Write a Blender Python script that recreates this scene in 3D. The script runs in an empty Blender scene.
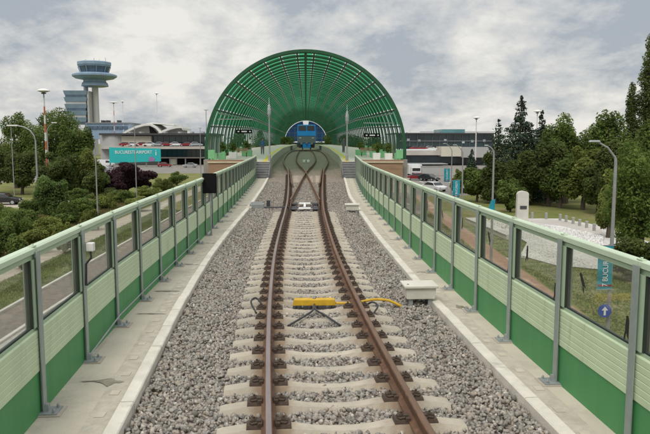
import bpy, bmesh, math, random
import numpy as np
from mathutils import Vector, Matrix, Euler
random.seed(7); RNG=np.random.default_rng(7)
S=bpy.context.scene; COL=S.collection
pi=math.pi; R=math.radians

# ------------------------------------------------------------------ camera
CAMZ=7.6; F=670.; TH=R(6.4); YAW=math.atan(19/F)
cd=bpy.data.cameras.new('camera'); cam=bpy.data.objects.new('camera',cd); COL.objects.link(cam)
cd.sensor_width=36; cd.lens=F/650*36; cd.clip_start=.1; cd.clip_end=4000
cam.location=(0,0,CAMZ); cam.rotation_euler=(pi/2-TH,0,-YAW); S.camera=cam
_R=cam.rotation_euler.to_matrix()
def ray(px,py): return _R@Vector(((px-325)/F,-(py-217)/F,-1))
def at(px,py,z=0.):
    d=ray(px,py); return Vector((0,0,CAMZ))+d*((z-CAMZ)/d.z)
def aty(px,py,Y):
    d=ray(px,py); return Vector((0,0,CAMZ))+d*(Y/d.y)

# ------------------------------------------------------------------ curves of the line
def smooth_fn(pts,win=3.0):
    xs=np.array([p[0] for p in pts],float); ys=np.array([p[1] for p in pts],float)
    def f(Y): 
        return float(np.mean(np.interp(Y+np.linspace(-win,win,9),xs,ys)))
    return f
xc=smooth_fn([(-20,2.7),(-8,1.5),(0,.82),(3,.60),(5.9,.40),(9.2,.21),(12.9,.065),(16.5,-.025),(21.3,-.06),(27,-.06),(34,-.04),(47,-.02),(60,0),(300,0)],1.5)
def rise(Y):
    if Y<40: return 0.
    if Y<60: return .5*.017/20*(Y-40)**2
    if Y<95: return .17+.017*(Y-60)
    if Y<110: return .765+.017*(Y-95)-.5*.017/15*(Y-95)**2
    return .8925
RAIL=4.92
def RZ(Y): return RAIL+rise(Y)
off=smooth_fn([(0,0),(28,0),(34,.12),(47,.43),(60,.82),(70,1.5),(80,1.92),(90,2.05),(134,2.05),(142,1.2),(152,0),(320,0)],4.0)
XL=smooth_fn([(-20,-1.2),(-8,-1.95),(0,-2.4),(6.9,-2.75),(10,-2.92),(14,-2.97),(18,-3.0),(26,-3.12),(33,-3.28),(48,-3.68),(56,-4.05)],1.5)
XRt=smooth_fn([(-20,5.0),(-8,3.75),(0,3.2),(7.5,2.93),(9,2.88),(12,2.80),(16,2.76),(22,2.8),(30,2.86),(38,3.1),(49,3.66),(56,4.05)],1.5)
KL=smooth_fn([(-20,-.3),(0,-1.5),(6,-1.78),(10,-2.05),(15,-2.28),(20,-2.38),(28,-2.38),(42,-2.62),(56,-3.0)],2)
KR=smooth_fn([(-20,3.9),(0,2.75),(6,2.42),(11,2.2),(20,2.06),(35,2.2),(50,2.85),(56,3.05)],2)
WALK=RAIL-.15

# ------------------------------------------------------------------ materials
MATS={}
def nodes(name):
    m=bpy.data.materials.new(name); m.use_nodes=True; n=m.node_tree; n.nodes.clear()
    o=n.nodes.new('ShaderNodeOutputMaterial'); MATS[name]=m
    return m,n,o
def N(n,t,**k):
    x=n.nodes.new(t)
    for a,b in k.items(): setattr(x,a,b)
    return x
def c4(c): return (c[0],c[1],c[2],1)
def mat(name,col,rough=.7,metal=0.,var=.18,scale=4.,bump=0.,bscale=None,col2=None,rnd=0.,detail=6,stain=None,spec=.4,island=0.,sx=(1,1,1)):
    m,n,o=nodes(name); L=n.links.new
    p=N(n,'ShaderNodeBsdfPrincipled'); L(p.outputs[0],o.inputs[0])
    p.inputs['Roughness'].default_value=rough; p.inputs['Metallic'].default_value=metal; p.inputs['Specular IOR Level'].default_value=spec
    tc=N(n,'ShaderNodeTexCoord'); mp=N(n,'ShaderNodeMapping'); mp.inputs['Scale'].default_value=sx; L(tc.outputs['Object'],mp.inputs[0])
    nz=N(n,'ShaderNodeTexNoise'); nz.inputs['Scale'].default_value=scale; nz.inputs['Detail'].default_value=detail; nz.inputs['Roughness'].default_value=.62
    L(mp.outputs[0],nz.inputs['Vector'])
    rp=N(n,'ShaderNodeValToRGB'); L(nz.outputs[0],rp.inputs[0])
    a=[max(0,x*(1-var)) for x in col]; b=list(col2) if col2 else [min(1,x*(1+var)) for x in col]
    rp.color_ramp.elements[0].position=.32; rp.color_ramp.elements[0].color=c4(a)
    rp.color_ramp.elements[1].position=.68; rp.color_ramp.elements[1].color=c4(b)
    out=rp.outputs[0]
    if stain:
        n2=N(n,'ShaderNodeTexNoise'); n2.inputs['Scale'].default_value=stain[1]; n2.inputs['Detail'].default_value=8; n2.inputs['Roughness'].default_value=.7
        L(mp.outputs[0],n2.inputs['Vector'])
        r2=N(n,'ShaderNodeValToRGB'); r2.color_ramp.elements[0].position=stain[2]; r2.color_ramp.elements[1].position=stain[2]+.16; L(n2.outputs[0],r2.inputs[0])
        mx=N(n,'ShaderNodeMix',data_type='RGBA'); L(r2.outputs[0],mx.inputs[0]); L(out,mx.inputs[6]); mx.inputs[7].default_value=c4(stain[0]); out=mx.outputs[2]
    if rnd or island:
        if rnd: oi=N(n,'ShaderNodeObjectInfo'); src=oi.outputs['Random']; k=rnd
        else: oi=N(n,'ShaderNodeNewGeometry'); src=oi.outputs['Random Per Island']; k=island
        mr=N(n,'ShaderNodeMapRange'); L(src,mr.inputs[0]); mr.inputs[3].default_value=1-k; mr.inputs[4].default_value=1+k
        mu=N(n,'ShaderNodeMix',data_type='RGBA',blend_type='MULTIPLY'); mu.inputs[0].default_value=1; L(out,mu.inputs[6]); L(mr.outputs[0],mu.inputs[7]); out=mu.outputs[2]
    L(out,p.inputs['Base Color'])
    if bump:
        nb=N(n,'ShaderNodeTexNoise'); nb.inputs['Scale'].default_value=bscale or scale*6; nb.inputs['Detail'].default_value=5; L(mp.outputs[0],nb.inputs['Vector'])
        bp=N(n,'ShaderNodeBump'); bp.inputs['Strength'].default_value=bump; bp.inputs['Distance'].default_value=.02; L(nb.outputs[0],bp.inputs['Height']); L(bp.outputs[0],p.inputs['Normal'])
    return m
def leafmat(name,cols,trans=.5):
    m,n,o=nodes(name); L=n.links.new
    g=N(n,'ShaderNodeNewGeometry'); rp=N(n,'ShaderNodeValToRGB'); L(g.outputs['Random Per Island'],rp.inputs[0])
    e=rp.color_ramp.elements
    while len(e)<len(cols): e.new(.5)
    for i,c in enumerate(cols): e[i].position=i/(len(cols)-1); e[i].color=c4(c)
    tc=N(n,'ShaderNodeTexCoord'); nz=N(n,'ShaderNodeTexNoise'); nz.inputs['Scale'].default_value=.45; nz.inputs['Detail'].default_value=3; L(tc.outputs['Object'],nz.inputs['Vector'])
    mr=N(n,'ShaderNodeMapRange'); L(nz.outputs[0],mr.inputs[0]); mr.inputs[1].default_value=.3; mr.inputs[2].default_value=.7; mr.inputs[3].default_value=.62; mr.inputs[4].default_value=1.38
    mu=N(n,'ShaderNodeMix',data_type='RGBA',blend_type='MULTIPLY'); mu.inputs[0].default_value=1; L(rp.outputs[0],mu.inputs[6]); L(mr.outputs[0],mu.inputs[7])
    d=N(n,'ShaderNodeBsdfDiffuse'); t=N(n,'ShaderNodeBsdfTranslucent'); mx=N(n,'ShaderNodeMixShader'); mx.inputs[0].default_value=trans
    L(mu.outputs[2],d.inputs[0]); L(mu.outputs[2],t.inputs[0]); L(d.outputs[0],mx.inputs[1]); L(t.outputs[0],mx.inputs[2]); L(mx.outputs[0],o.inputs[0])
    return m
def glassmat(name,tint,refl=.12,rough=.03,dirt=.0):
    m,n,o=nodes(name); L=n.links.new
    t=N(n,'ShaderNodeBsdfTransparent'); t.inputs[0].default_value=c4(tint)
    g=N(n,'ShaderNodeBsdfGlossy'); g.inputs['Roughness'].default_value=rough
    fr=N(n,'ShaderNodeFresnel'); fr.inputs[0].default_value=1.45
    mu=N(n,'ShaderNodeMath',operation='MULTIPLY'); L(fr.outputs[0],mu.inputs[0]); mu.inputs[1].default_value=refl*8
    mx=N(n,'ShaderNodeMixShader'); L(mu.outputs[0],mx.inputs[0]); L(t.outputs[0],mx.inputs[1]); L(g.outputs[0],mx.inputs[2])
    last=mx.outputs[0]
    if dirt:
        tc=N(n,'ShaderNodeTexCoord'); nz=N(n,'ShaderNodeTexNoise'); nz.inputs['Scale'].default_value=1.3; nz.inputs['Detail'].default_value=8; L(tc.outputs['Object'],nz.inputs['Vector'])
        mr=N(n,'ShaderNodeMapRange'); L(nz.outputs[0],mr.inputs[0]); mr.inputs[1].default_value=.35; mr.inputs[2].default_value=.8; mr.inputs[3].default_value=.03; mr.inputs[4].default_value=dirt
        d=N(n,'ShaderNodeBsdfDiffuse'); d.inputs[0].default_value=(.55,.53,.48,1); m2=N(n,'ShaderNodeMixShader'); L(mr.outputs[0],m2.inputs[0]); L(last,m2.inputs[1]); L(d.outputs[0],m2.inputs[2]); last=m2.outputs[0]
    L(last,o.inputs[0]); return m

concrete=mat('concrete',(.52,.465,.375),.85,var=.1,scale=1.3,bump=.25,bscale=40,stain=((.40,.36,.30),.9,.56))
kerbm=mat('kerb_concrete',(.63,.59,.51),.85,var=.12,scale=3,bump=.3,bscale=50,stain=((.36,.33,.28),2.2,.6))
trough=mat('trough_concrete',(.47,.425,.35),.9,var=.14,scale=7,bump=.4,bscale=60,stain=((.38,.345,.285),3,.55))
sleeperm=mat('sleeper_concrete',(.40,.358,.285),.85,var=.12,scale=5,bump=.25,bscale=60,rnd=.12,stain=((.30,.24,.17),3.5,.60))
def rail_dust(m):
    n=m.node_tree; L=n.links.new; p=[x for x in n.nodes if x.type=='BSDF_PRINCIPLED'][0]; src=p.inputs['Base Color'].links[0].from_socket
    tc=N(n,'ShaderNodeTexCoord'); sp=N(n,'ShaderNodeSeparateXYZ'); L(tc.outputs['Object'],sp.inputs[0])
    a=N(n,'ShaderNodeMath',operation='ABSOLUTE'); L(sp.outputs[0],a.inputs[0]); b=N(n,'ShaderNodeMath',operation='SUBTRACT'); L(a.outputs[0],b.inputs[0]); b.inputs[1].default_value=.72
    c=N(n,'ShaderNodeMath',operation='ABSOLUTE'); L(b.outputs[0],c.inputs[0]); nz=N(n,'ShaderNodeTexNoise'); nz.inputs['Scale'].default_value=7; nz.inputs['Detail'].default_value=6; L(tc.outputs['Object'],nz.inputs['Vector'])
    d=N(n,'ShaderNodeMath',operation='MULTIPLY_ADD'); L(nz.outputs[0],d.inputs[0]); d.inputs[1].default_value=.34; L(c.outputs[0],d.inputs[2])
    r=N(n,'ShaderNodeMapRange',interpolation_type='SMOOTHSTEP'); L(d.outputs[0],r.inputs[0]); r.inputs[1].default_value=.24; r.inputs[2].default_value=.52; r.inputs[3].default_value=.75; r.inputs[4].default_value=0
    mx=N(n,'ShaderNodeMix',data_type='RGBA'); L(r.outputs[0],mx.inputs[0]); L(src,mx.inputs[6]); mx.inputs[7].default_value=(.22,.135,.075,1); L(mx.outputs[2],p.inputs['Base Color'])
rail_dust(sleeperm)
bearerm=mat('bearer_concrete',(.36,.31,.25),.9,var=.2,scale=5,bump=.3,bscale=60,rnd=.2,stain=((.22,.17,.12),3,.5))
rust=mat('rail_rust',(.125,.066,.038),.8,var=.3,scale=6,bump=.15,bscale=50,stain=((.23,.13,.075),4,.55))
railtop=mat('rail_running_surface',(.30,.245,.235),.4,metal=.6,var=.15,scale=8,sx=(1,.1,1))
railtop_r=mat('rail_dull_surface',(.165,.098,.062),.65,metal=.1,var=.25,scale=6,sx=(1,.15,1))
clipm=mat('clip_iron',(.068,.046,.032),.7,var=.3,scale=20)
galv=mat('galvanised_steel',(.34,.36,.36),.5,metal=.35,var=.12,scale=5,rnd=.05)
palegreen=mat('pale_green_paint',(.49,.585,.43),.5,var=.06,scale=1.5,stain=((.40,.50,.33),2.5,.62))
palegreen2=mat('pale_green_panel',(.51,.61,.40),.55,var=.05,scale=1.2,stain=((.37,.41,.29),2.0,.57),rnd=.035,sx=(3.,3.,.6))
darkgreen=mat('dark_green_panel',(.062,.25,.085),.5,var=.08,scale=1.2,stain=((.09,.205,.105),2.0,.57),rnd=.05,sx=(3.,3.,.5))
gasket=mat('rubber_gasket',(.02,.03,.022),.8,var=.1)
pane=glassmat('barrier_glass',(.95,.96,.93),.028,.03,.09)
decal=mat('black_decal',(.015,.015,.015),.7)
white=mat('white_paint',(.72,.71,.67),.55,var=.06,scale=3,stain=((.5,.48,.42),3,.64))
boxm=mat('box_cream',(.60,.57,.50),.75,var=.08,scale=4,bump=.15,stain=((.45,.41,.34),3,.62))
steel=mat('dull_steel',(.26,.27,.28),.5,metal=.5,var=.15)
darksteel=mat('dark_steel',(.05,.05,.055),.6,var=.2)
black=mat('black_plastic',(.010,.010,.011),.95,var=.1,spec=.1)
yellow=mat('yellow_paint',(.56,.34,.02),.6,var=.15,scale=8,stain=((.25,.16,.04),7,.6))
yellowp=mat('platform_yellow',(.62,.46,.06),.7,var=.1,scale=4)
rubber=mat('cable_rubber',(.04,.042,.045),.6,var=.2)
wet=mat('wet_concrete',(.27,.24,.185),.55,var=.3,scale=6,spec=.4)
roofgreen=mat('arch_green_steel',(.014,.08,.034),.5,var=.15,scale=2)
footgreen=mat('foot_green_steel',(.19,.46,.22),.5,var=.1)
footgrey=mat('grey_footing',(.27,.25,.22),.9,var=.15,scale=2)
tan=mat('platform_paving',(.50,.46,.40),.85,var=.1,scale=2,bump=.1)
coping=mat('platform_coping',(.52,.45,.32),.85,var=.1,scale=2)
brown=mat('brown_boards',(.29,.185,.115),.7,var=.3,scale=2.5,sx=(.3,.3,9))
stepm=mat('step_concrete',(.16,.16,.165),.8,var=.2,scale=4)
treadm=mat('step_nosing',(.36,.36,.36),.8,var=.1)
stone=mat('pale_stone',(.56,.54,.49),.8,var=.08,scale=1.5,bump=.15,stain=((.46,.43,.38),1,.6))
asphalt=mat('asphalt',(.20,.185,.165),.9,var=.2,scale=1.2,bump=.2,bscale=60,stain=((.26,.235,.20),.25,.5))
paver=mat('brown_paving',(.19,.158,.135),.9,var=.25,scale=2.5,bump=.3,bscale=30,stain=((.20,.175,.15),.5,.5))
cement=mat('pale_footpath',(.40,.35,.285),.9,var=.12,scale=1,stain=((.33,.27,.2),.5,.55))
brick=mat('red_brick_path',(.36,.22,.15),.9,var=.18,scale=3,bump=.2,stain=((.28,.19,.13),.6,.55))
plaza=mat('plaza_paving',(.60,.58,.545),.85,var=.08,scale=.8,stain=((.45,.43,.39),.35,.55))
def joints(m,sc_,col):
    n=m.node_tree; L=n.links.new; p=[x for x in n.nodes if x.type=='BSDF_PRINCIPLED'][0]; src=p.inputs['Base Color'].links[0].from_socket
    tc=N(n,'ShaderNodeTexCoord'); b=N(n,'ShaderNodeTexBrick'); b.inputs['Scale'].default_value=sc_; b.inputs['Mortar Size'].default_value=.012; b.inputs['Color1'].default_value=(1,1,1,1); b.inputs['Color2'].default_value=(.9,.9,.89,1); b.inputs['Mortar'].default_value=c4(col)
    L(tc.outputs['Object'],b.inputs['Vector']); mx=N(n,'ShaderNodeMix',data_type='RGBA',blend_type='MULTIPLY'); mx.inputs[0].default_value=1; L(src,mx.inputs[6]); L(b.outputs['Color'],mx.inputs[7]); L(mx.outputs[2],p.inputs['Base Color'])
kerbg=mat('street_kerb',(.42,.40,.37),.85,var=.12)
joints(plaza,.55,(.55,.54,.52)); joints(paver,2.2,(.6,.58,.55)); joints(brick,2.5,(.7,.68,.62))
bark=mat('tree_bark',(.075,.058,.042),.95,var=.35,scale=6,bump=.6,bscale=14,sx=(1,1,.3))
lampm=mat('lamp_post_steel',(.30,.31,.31),.5,metal=.3,var=.1)
cyan=mat('cyan_banner',(.012,.26,.34),.6,var=.12,scale=2)
cyan2=mat('turquoise_billboard',(.02,.40,.40),.6,var=.06,scale=.1)
signblue=mat('sign_blue',(.012,.07,.36),.5,var=.05)
whitelet=mat('white_lettering',(.75,.78,.78),.6,var=.03)
orange=mat('mast_orange',(.42,.13,.06),.7,var=.1)
mastwhite=mat('mast_white',(.6,.59,.56),.7,var=.06)
blueglass=mat('tower_blue_cladding',(.225,.315,.42),.4,var=.12,scale=.25)
blueglass2=mat('tower_dark_glazing',(.06,.10,.15),.2,var=.3,scale=.3,spec=.8)
towerwhite=mat('tower_concrete',(.47,.47,.46),.8,var=.05,scale=.2)
tglass=mat('terminal_glazing',(.03,.055,.068),.15,var=.5,scale=.25,spec=.8)
tdark=mat('terminal_dark_opening',(.012,.012,.013),.8,var=.2)
tgrey=mat('terminal_grey_wall',(.38,.38,.37),.8,var=.07,scale=.15)
tbeige=mat('terminal_cream_panel',(.56,.53,.44),.8,var=.06,scale=.3)
tband=mat('terminal_concrete_band',(.46,.42,.38),.8,var=.12,scale=.3)
twhite=mat('terminal_white_roof',(.66,.66,.62),.6,var=.04,scale=.1)
tteal=mat('terminal_teal_glass',(.12,.26,.28),.25,var=.2,scale=.2)
carred=mat('car_paint_red',(.22,.016,.02),.25,var=.05,spec=.6)
carwhite=mat('car_paint_white',(.66,.66,.66),.25,var=.03,spec=.6)
carblack=mat('car_paint_black',(.02,.02,.024),.25,var=.05,spec=.6)
carsilver=mat('car_paint_silver',(.40,.42,.44),.3,metal=.4,var=.04)
carglass=mat('car_glass',(.015,.018,.02),.08,var=.1,spec=.8)
tyre=mat('tyre_rubber',(.018,.018,.018),.85,var=.1)
lightred=mat('tail_lamp_red',(.28,.01,.012),.3,var=.05)
lampclear=mat('head_lamp_clear',(.6,.6,.58),.2,var=.05)
trainblue=mat('train_blue_paint',(.03,.29,.78),.35,var=.08,scale=1)
traingrey=mat('train_grey',(.16,.17,.19),.4,var=.1)
skinm=mat('skin',(.45,.27,.19),.6,var=.05)
hairm=mat('hair',(.04,.028,.02),.8,var=.2)
clothb=mat('blue_cloth',(.06,.12,.28),.8,var=.1); clothg=mat('grey_cloth',(.13,.13,.14),.8,var=.1); clothw=mat('white_cloth',(.55,.55,.52),.8,var=.06)
bollardm=mat('bollard_concrete',(.34,.34,.31),.85,var=.15,scale=4)
gravelw=mat('white_gravel',(.62,.61,.58),.85,var=.08,scale=3,island=.3)
endglass=glassmat('end_wall_glass',(.15,.24,.36),.05,.05)

def ballastmat():
    m,n,o=nodes('ballast_bed'); L=n.links.new
    p=N(n,'ShaderNodeBsdfPrincipled'); p.inputs['Roughness'].default_value=.9; p.inputs['Specular IOR Level'].default_value=.25; L(p.outputs[0],o.inputs[0])
    tc=N(n,'ShaderNodeTexCoord'); v=N(n,'ShaderNodeTexVoronoi'); v.inputs['Scale'].default_value=17; L(tc.outputs['Object'],v.inputs['Vector'])
    sp=N(n,'ShaderNodeSeparateColor'); L(v.outputs['Color'],sp.inputs[0])
    rp=N(n,'ShaderNodeValToRGB'); L(sp.outputs[0],rp.inputs[0]); e=rp.color_ramp.elements
    for q in (.3,.6,.85): e.new(q)
    for x,c in zip(e,[(.10,.088,.076),(.22,.195,.17),(.31,.265,.225),(.26,.195,.155),(.46,.42,.37)]): x.color=c4(c)
    nz=N(n,'ShaderNodeTexNoise'); nz.inputs['Scale'].default_value=.5; nz.inputs['Detail'].default_value=5; L(tc.outputs['Object'],nz.inputs['Vector'])
    mx=N(n,'ShaderNodeMix',data_type='RGBA',blend_type='MULTIPLY'); mx.inputs[0].default_value=1
    r2=N(n,'ShaderNodeValToRGB'); r2.color_ramp.elements[0].color=(.75,.72,.68,1); r2.color_ramp.elements[1].color=(1.1,1.05,1.0,1); L(nz.outputs[0],r2.inputs[0])
    L(rp.outputs[0],mx.inputs[6]); L(r2.outputs[0],mx.inputs[7]); L(mx.outputs[2],p.inputs['Base Color'])
    bp=N(n,'ShaderNodeBump'); bp.inputs['Strength'].default_value=.9; bp.inputs['Distance'].default_value=.03; bp.invert=True; L(v.outputs['Distance'],bp.inputs['Height']); L(bp.outputs[0],p.inputs['Normal'])
    return m
ballast_m=ballastmat()
def stonemat():
    m,n,o=nodes('ballast_stone'); L=n.links.new
    p=N(n,'ShaderNodeBsdfPrincipled'); p.inputs['Roughness'].default_value=.85; p.inputs['Specular IOR Level'].default_value=.25; L(p.outputs[0],o.inputs[0])
    g=N(n,'ShaderNodeNewGeometry'); rp=N(n,'ShaderNodeValToRGB'); L(g.outputs['Random Per Island'],rp.inputs[0]); e=rp.color_ramp.elements
    for q in (.25,.5,.7,.86,.95): e.new(q)
    for x,c in zip(e,[(.135,.125,.11),(.245,.228,.203),(.33,.308,.275),(.29,.25,.208),(.395,.368,.325),(.33,.268,.205),(.54,.51,.46)]): x.color=c4(c)
    tc=N(n,'ShaderNodeTexCoord'); nz=N(n,'ShaderNodeTexNoise'); nz.inputs['Scale'].default_value=60; L(tc.outputs['Object'],nz.inputs['Vector'])
    mr=N(n,'ShaderNodeMapRange'); L(nz.outputs[0],mr.inputs[0]); mr.inputs[3].default_value=.7; mr.inputs[4].default_value=1.3
    mx=N(n,'ShaderNodeMix',data_type='RGBA',blend_type='MULTIPLY'); mx.inputs[0].default_value=1; L(rp.outputs[0],mx.inputs[6]); L(mr.outputs[0],mx.inputs[7]); L(mx.outputs[2],p.inputs['Base Color'])
    return m
stone_m=stonemat()
def grassmat():
    m,n,o=nodes('grass_ground'); L=n.links.new
    p=N(n,'ShaderNodeBsdfPrincipled'); p.inputs['Roughness'].default_value=.95; p.inputs['Specular IOR Level'].default_value=.1; L(p.outputs[0],o.inputs[0])
    tc=N(n,'ShaderNodeTexCoord')
    a=N(n,'ShaderNodeTexNoise'); a.inputs['Scale'].default_value=.25; a.inputs['Detail'].default_value=8; a.inputs['Roughness'].default_value=.7; L(tc.outputs['Object'],a.inputs['Vector'])
    rp=N(n,'ShaderNodeValToRGB'); L(a.outputs[0],rp.inputs[0]); e=rp.color_ramp.elements; e.new(.5); e.new(.62)
    for x,q,c in zip(e,(.3,.47,.58,.72),[(.12,.145,.045),(.175,.19,.062),(.23,.215,.09),(.27,.235,.14)]): x.position=q; x.color=c4(c)
    b=N(n,'ShaderNodeTexNoise'); b.inputs['Scale'].default_value=14; b.inputs['Detail'].default_value=6; L(tc.outputs['Object'],b.inputs['Vector'])
    mr=N(n,'ShaderNodeMapRange'); L(b.outputs[0],mr.inputs[0]); mr.inputs[1].default_value=.3; mr.inputs[2].default_value=.7; mr.inputs[3].default_value=.6; mr.inputs[4].default_value=1.35
    mx=N(n,'ShaderNodeMix',data_type='RGBA',blend_type='MULTIPLY'); mx.inputs[0].default_value=1; L(rp.outputs[0],mx.inputs[6]); L(mr.outputs[0],mx.inputs[7]); L(mx.outputs[2],p.inputs['Base Color'])
    bp=N(n,'ShaderNodeBump'); bp.inputs['Strength'].default_value=.7; bp.inputs['Distance'].default_value=.08; L(b.outputs[0],bp.inputs['Height']); L(bp.outputs[0],p.inputs['Normal'])
    return m
grass_m=grassmat()
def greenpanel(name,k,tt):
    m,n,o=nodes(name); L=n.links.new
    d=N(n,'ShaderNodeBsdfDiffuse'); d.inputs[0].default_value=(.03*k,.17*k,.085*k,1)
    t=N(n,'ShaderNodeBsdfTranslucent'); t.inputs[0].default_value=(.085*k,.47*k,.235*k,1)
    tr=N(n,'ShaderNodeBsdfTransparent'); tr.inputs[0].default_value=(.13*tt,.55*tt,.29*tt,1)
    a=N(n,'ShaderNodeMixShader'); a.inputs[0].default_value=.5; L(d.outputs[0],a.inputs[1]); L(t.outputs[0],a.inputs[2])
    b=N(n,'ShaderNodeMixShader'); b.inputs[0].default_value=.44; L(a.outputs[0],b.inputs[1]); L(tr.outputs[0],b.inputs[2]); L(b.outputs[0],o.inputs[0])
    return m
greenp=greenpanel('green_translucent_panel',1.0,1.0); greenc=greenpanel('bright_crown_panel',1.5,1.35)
LEAF={
 'mid':leafmat('leaf_mid_green',[(0.092,0.144,0.043),(0.151,0.212,0.063),(0.228,0.283,0.085)]),
 'dark':leafmat('leaf_dark_green',[(0.072,0.099,0.036),(0.110,0.143,0.050),(0.167,0.196,0.066)]),
 'needle':leafmat('leaf_conifer',[(0.037,0.057,0.040),(0.060,0.087,0.057),(0.094,0.124,0.077)],.2),
 'bright':leafmat('leaf_bright_green',[(0.094,0.148,0.039),(0.148,0.211,0.054),(0.210,0.268,0.082)]),
 'olive':leafmat('leaf_olive',[(0.130,0.169,0.047),(0.193,0.231,0.064),(0.272,0.276,0.092)]),
 'plum':leafmat('leaf_plum',[(0.037,0.024,0.031),(0.071,0.037,0.047),(0.104,0.060,0.064)]),
 'straw':leafmat('leaf_straw',[(.15,.125,.06),(.22,.18,.09),(.14,.15,.055)],.3),
 'blue':leafmat('leaf_blue_green',[(0.096,0.156,0.053),(0.154,0.227,0.073),(0.218,0.300,0.098)]),
}

# ------------------------------------------------------------------ mesh builder
class MB:
    def __init__(s): s.v=[]; s.f=[]; s.m=[]
    def add(s,vs,fs,mi=0,M=None):
        b=len(s.v)
        for v in vs:
            v=Vector(v)
            if M is not None: v=M@v
            s.v.append((v.x,v.y,v.z))
        for f in fs: s.f.append([i+b for i in f]); s.m.append(mi)
        return s
    def box(s,c,d,mi=0,rot=0.,taper=1.,M=None):
        x,y,z=d[0]/2,d[1]/2,d[2]/2; k=taper
        vs=[(-x,-y,-z),(x,-y,-z),(x,y,-z),(-x,y,-z),(-x*k,-y*k,z),(x*k,-y*k,z),(x*k,y*k,z),(-x*k,y*k,z)]
        T=Matrix.Translation(Vector(c))@Matrix.Rotation(rot,4,'Z')
        if M is not None: T=M@T
        return s.add(vs,[(3,2,1,0),(4,5,6,7),(0,1,5,4),(1,2,6,5),(2,3,7,6),(3,0,4,7)],mi,T)
    def bar(s,a,b,w,h=None,mi=0,up=(0,0,1)):
        a=Vector(a); b=Vector(b); d=(b-a); L=d.length; d/=L; h=h or w
        u=Vector(up)
        if abs(d.dot(u))>.99: u=Vector((0,1,0))
        r=d.cross(u).normalized(); u=r.cross(d)
        vs=[]
        for p in (a,b):
            for i,j in ((-1,-1),(1,-1),(1,1),(-1,1)): vs.append(p+r*(i*w/2)+u*(j*h/2))
        return s.add(vs,[(3,2,1,0),(4,5,6,7),(0,1,5,4),(1,2,6,5),(2,3,7,6),(3,0,4,7)],mi)
    def tube(s,pts,r,n=8,mi=0,cap=True):
        pts=[Vector(p) for p in pts]; rs=r if isinstance(r,(list,tuple)) else [r]*len(pts); b=len(s.v); prev=None
        for i,p in enumerate(pts):
            d=(pts[min(i+1,len(pts)-1)]-pts[max(i-1,0)]).normalized()
            if prev is None:
                u=Vector((0,0,1)) if abs(d.z)<.9 else Vector((0,1,0)); x=d.cross(u).normalized()
            else: x=(prev-d*prev.dot(d)).normalized()
            prev=x; y=d.cross(x)
            for k in range(n):
                q=p+(x*math.cos(2*pi*k/n)+y*math.sin(2*pi*k/n))*rs[i]; s.v.append((q.x,q.y,q.z))
        for i in range(len(pts)-1):
            for k in range(n):
                s.f.append([b+i*n+k,b+i*n+(k+1)%n,b+(i+1)*n+(k+1)%n,b+(i+1)*n+k]); s.m.append(mi)
        if cap:
            s.f.append([b+k for k in range(n)][::-1]); s.m.append(mi); e=b+(len(pts)-1)*n; s.f.append([e+k for k in range(n)]); s.m.append(mi)
        return s
    def lathe(s,c,prof,n=16,mi=0):
        c=Vector(c); return s.tube([c+Vector((0,0,z)) for r,z in prof],[max(r,.0005) for r,z in prof],n,mi)
    def sweep(s,prof,path,mis=0,cap=True):
        b=len(s.v); n=len(prof); path=[Vector(p) for p in path]
        for i,p in enumerate(path):
            d=path[min(i+1,len(path)-1)]-path[max(i-1,0)]; d.z=0; d.normalize(); r=Vector((d.y,-d.x,0))
            for x,z in prof: q=p+r*x+Vector((0,0,z)); s.v.append((q.x,q.y,q.z))
        for i in range(len(path)-1):
            for k in range(n):
                s.f.append([b+i*n+k,b+i*n+(k+1)%n,b+(i+1)*n+(k+1)%n,b+(i+1)*n+k][::-1]); s.m.append(mis[k] if isinstance(mis,(list,tuple)) else mis)
        if cap:
            m0=mis[0] if isinstance(mis,(list,tuple)) else mis
            s.f.append([b+k for k in range(n)]); s.m.append(m0); e=b+(len(path)-1)*n; s.f.append([e+k for k in range(n)][::-1]); s.m.append(m0)
        return s
    def prism(s,poly,d,mi=0,M=None):
        """poly: list of 3D points (planar); extruded by vector d"""
        n=len(poly); d=Vector(d); vs=[Vector(p) for p in poly]+[Vector(p)+d for p in poly]
        fs=[list(range(n))[::-1],list(range(n,2*n))]+[[i,(i+1)%n,n+(i+1)%n,n+i] for i in range(n)]
        return s.add(vs,fs,mi,M)
    def strip(s,fl,fr,fz,Ys,mi=0):
        b=len(s.v)
        for Y in Ys: s.v.append((fl(Y),Y,fz(Y))); s.v.append((fr(Y),Y,fz(Y)))
        for i in range(len(Ys)-1): s.f.append([b+2*i,b+2*i+1,b+2*i+3,b+2*i+2]); s.m.append(mi)
        return s
    def mesh(s,name,mats,smooth=False):
        me=bpy.data.meshes.new(name); me.from_pydata(s.v,[],s.f)
        for m in (mats if isinstance(mats,(list,tuple)) else [mats]): me.materials.append(m)
        me.polygons.foreach_set('material_index',s.m)
        if smooth: me.polygons.foreach_set('use_smooth',[True]*len(s.f))
        bm=bmesh.new(); bm.from_mesh(me); bmesh.ops.recalc_face_normals(bm,faces=bm.faces); bm.to_mesh(me); bm.free()
        return me
    def build(s,name,mats,parent=None,smooth=False,local=False,bevel=0.):
        return link(name,s.mesh(name,mats,smooth),parent,local,bevel)
def link(name,me,parent=None,local=False,bevel=0.):
    o=bpy.data.objects.new(name,me); COL.objects.link(o)
    if parent is not None:
        o.parent=parent
        if not local:
            p=Vector(parent.location)
            q=parent.parent
            while q is not None: p=p+Vector(q.location); q=q.parent
            o.location=-p if parent.type=='EMPTY' or parent.location.length>0 else (0,0,0)
            if parent.type!='EMPTY': o.location=(0,0,0)
    if bevel:
        b=o.modifiers.new('bevel','BEVEL'); b.width=bevel; b.segments=2; b.limit_method='ANGLE'
    return o
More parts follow.
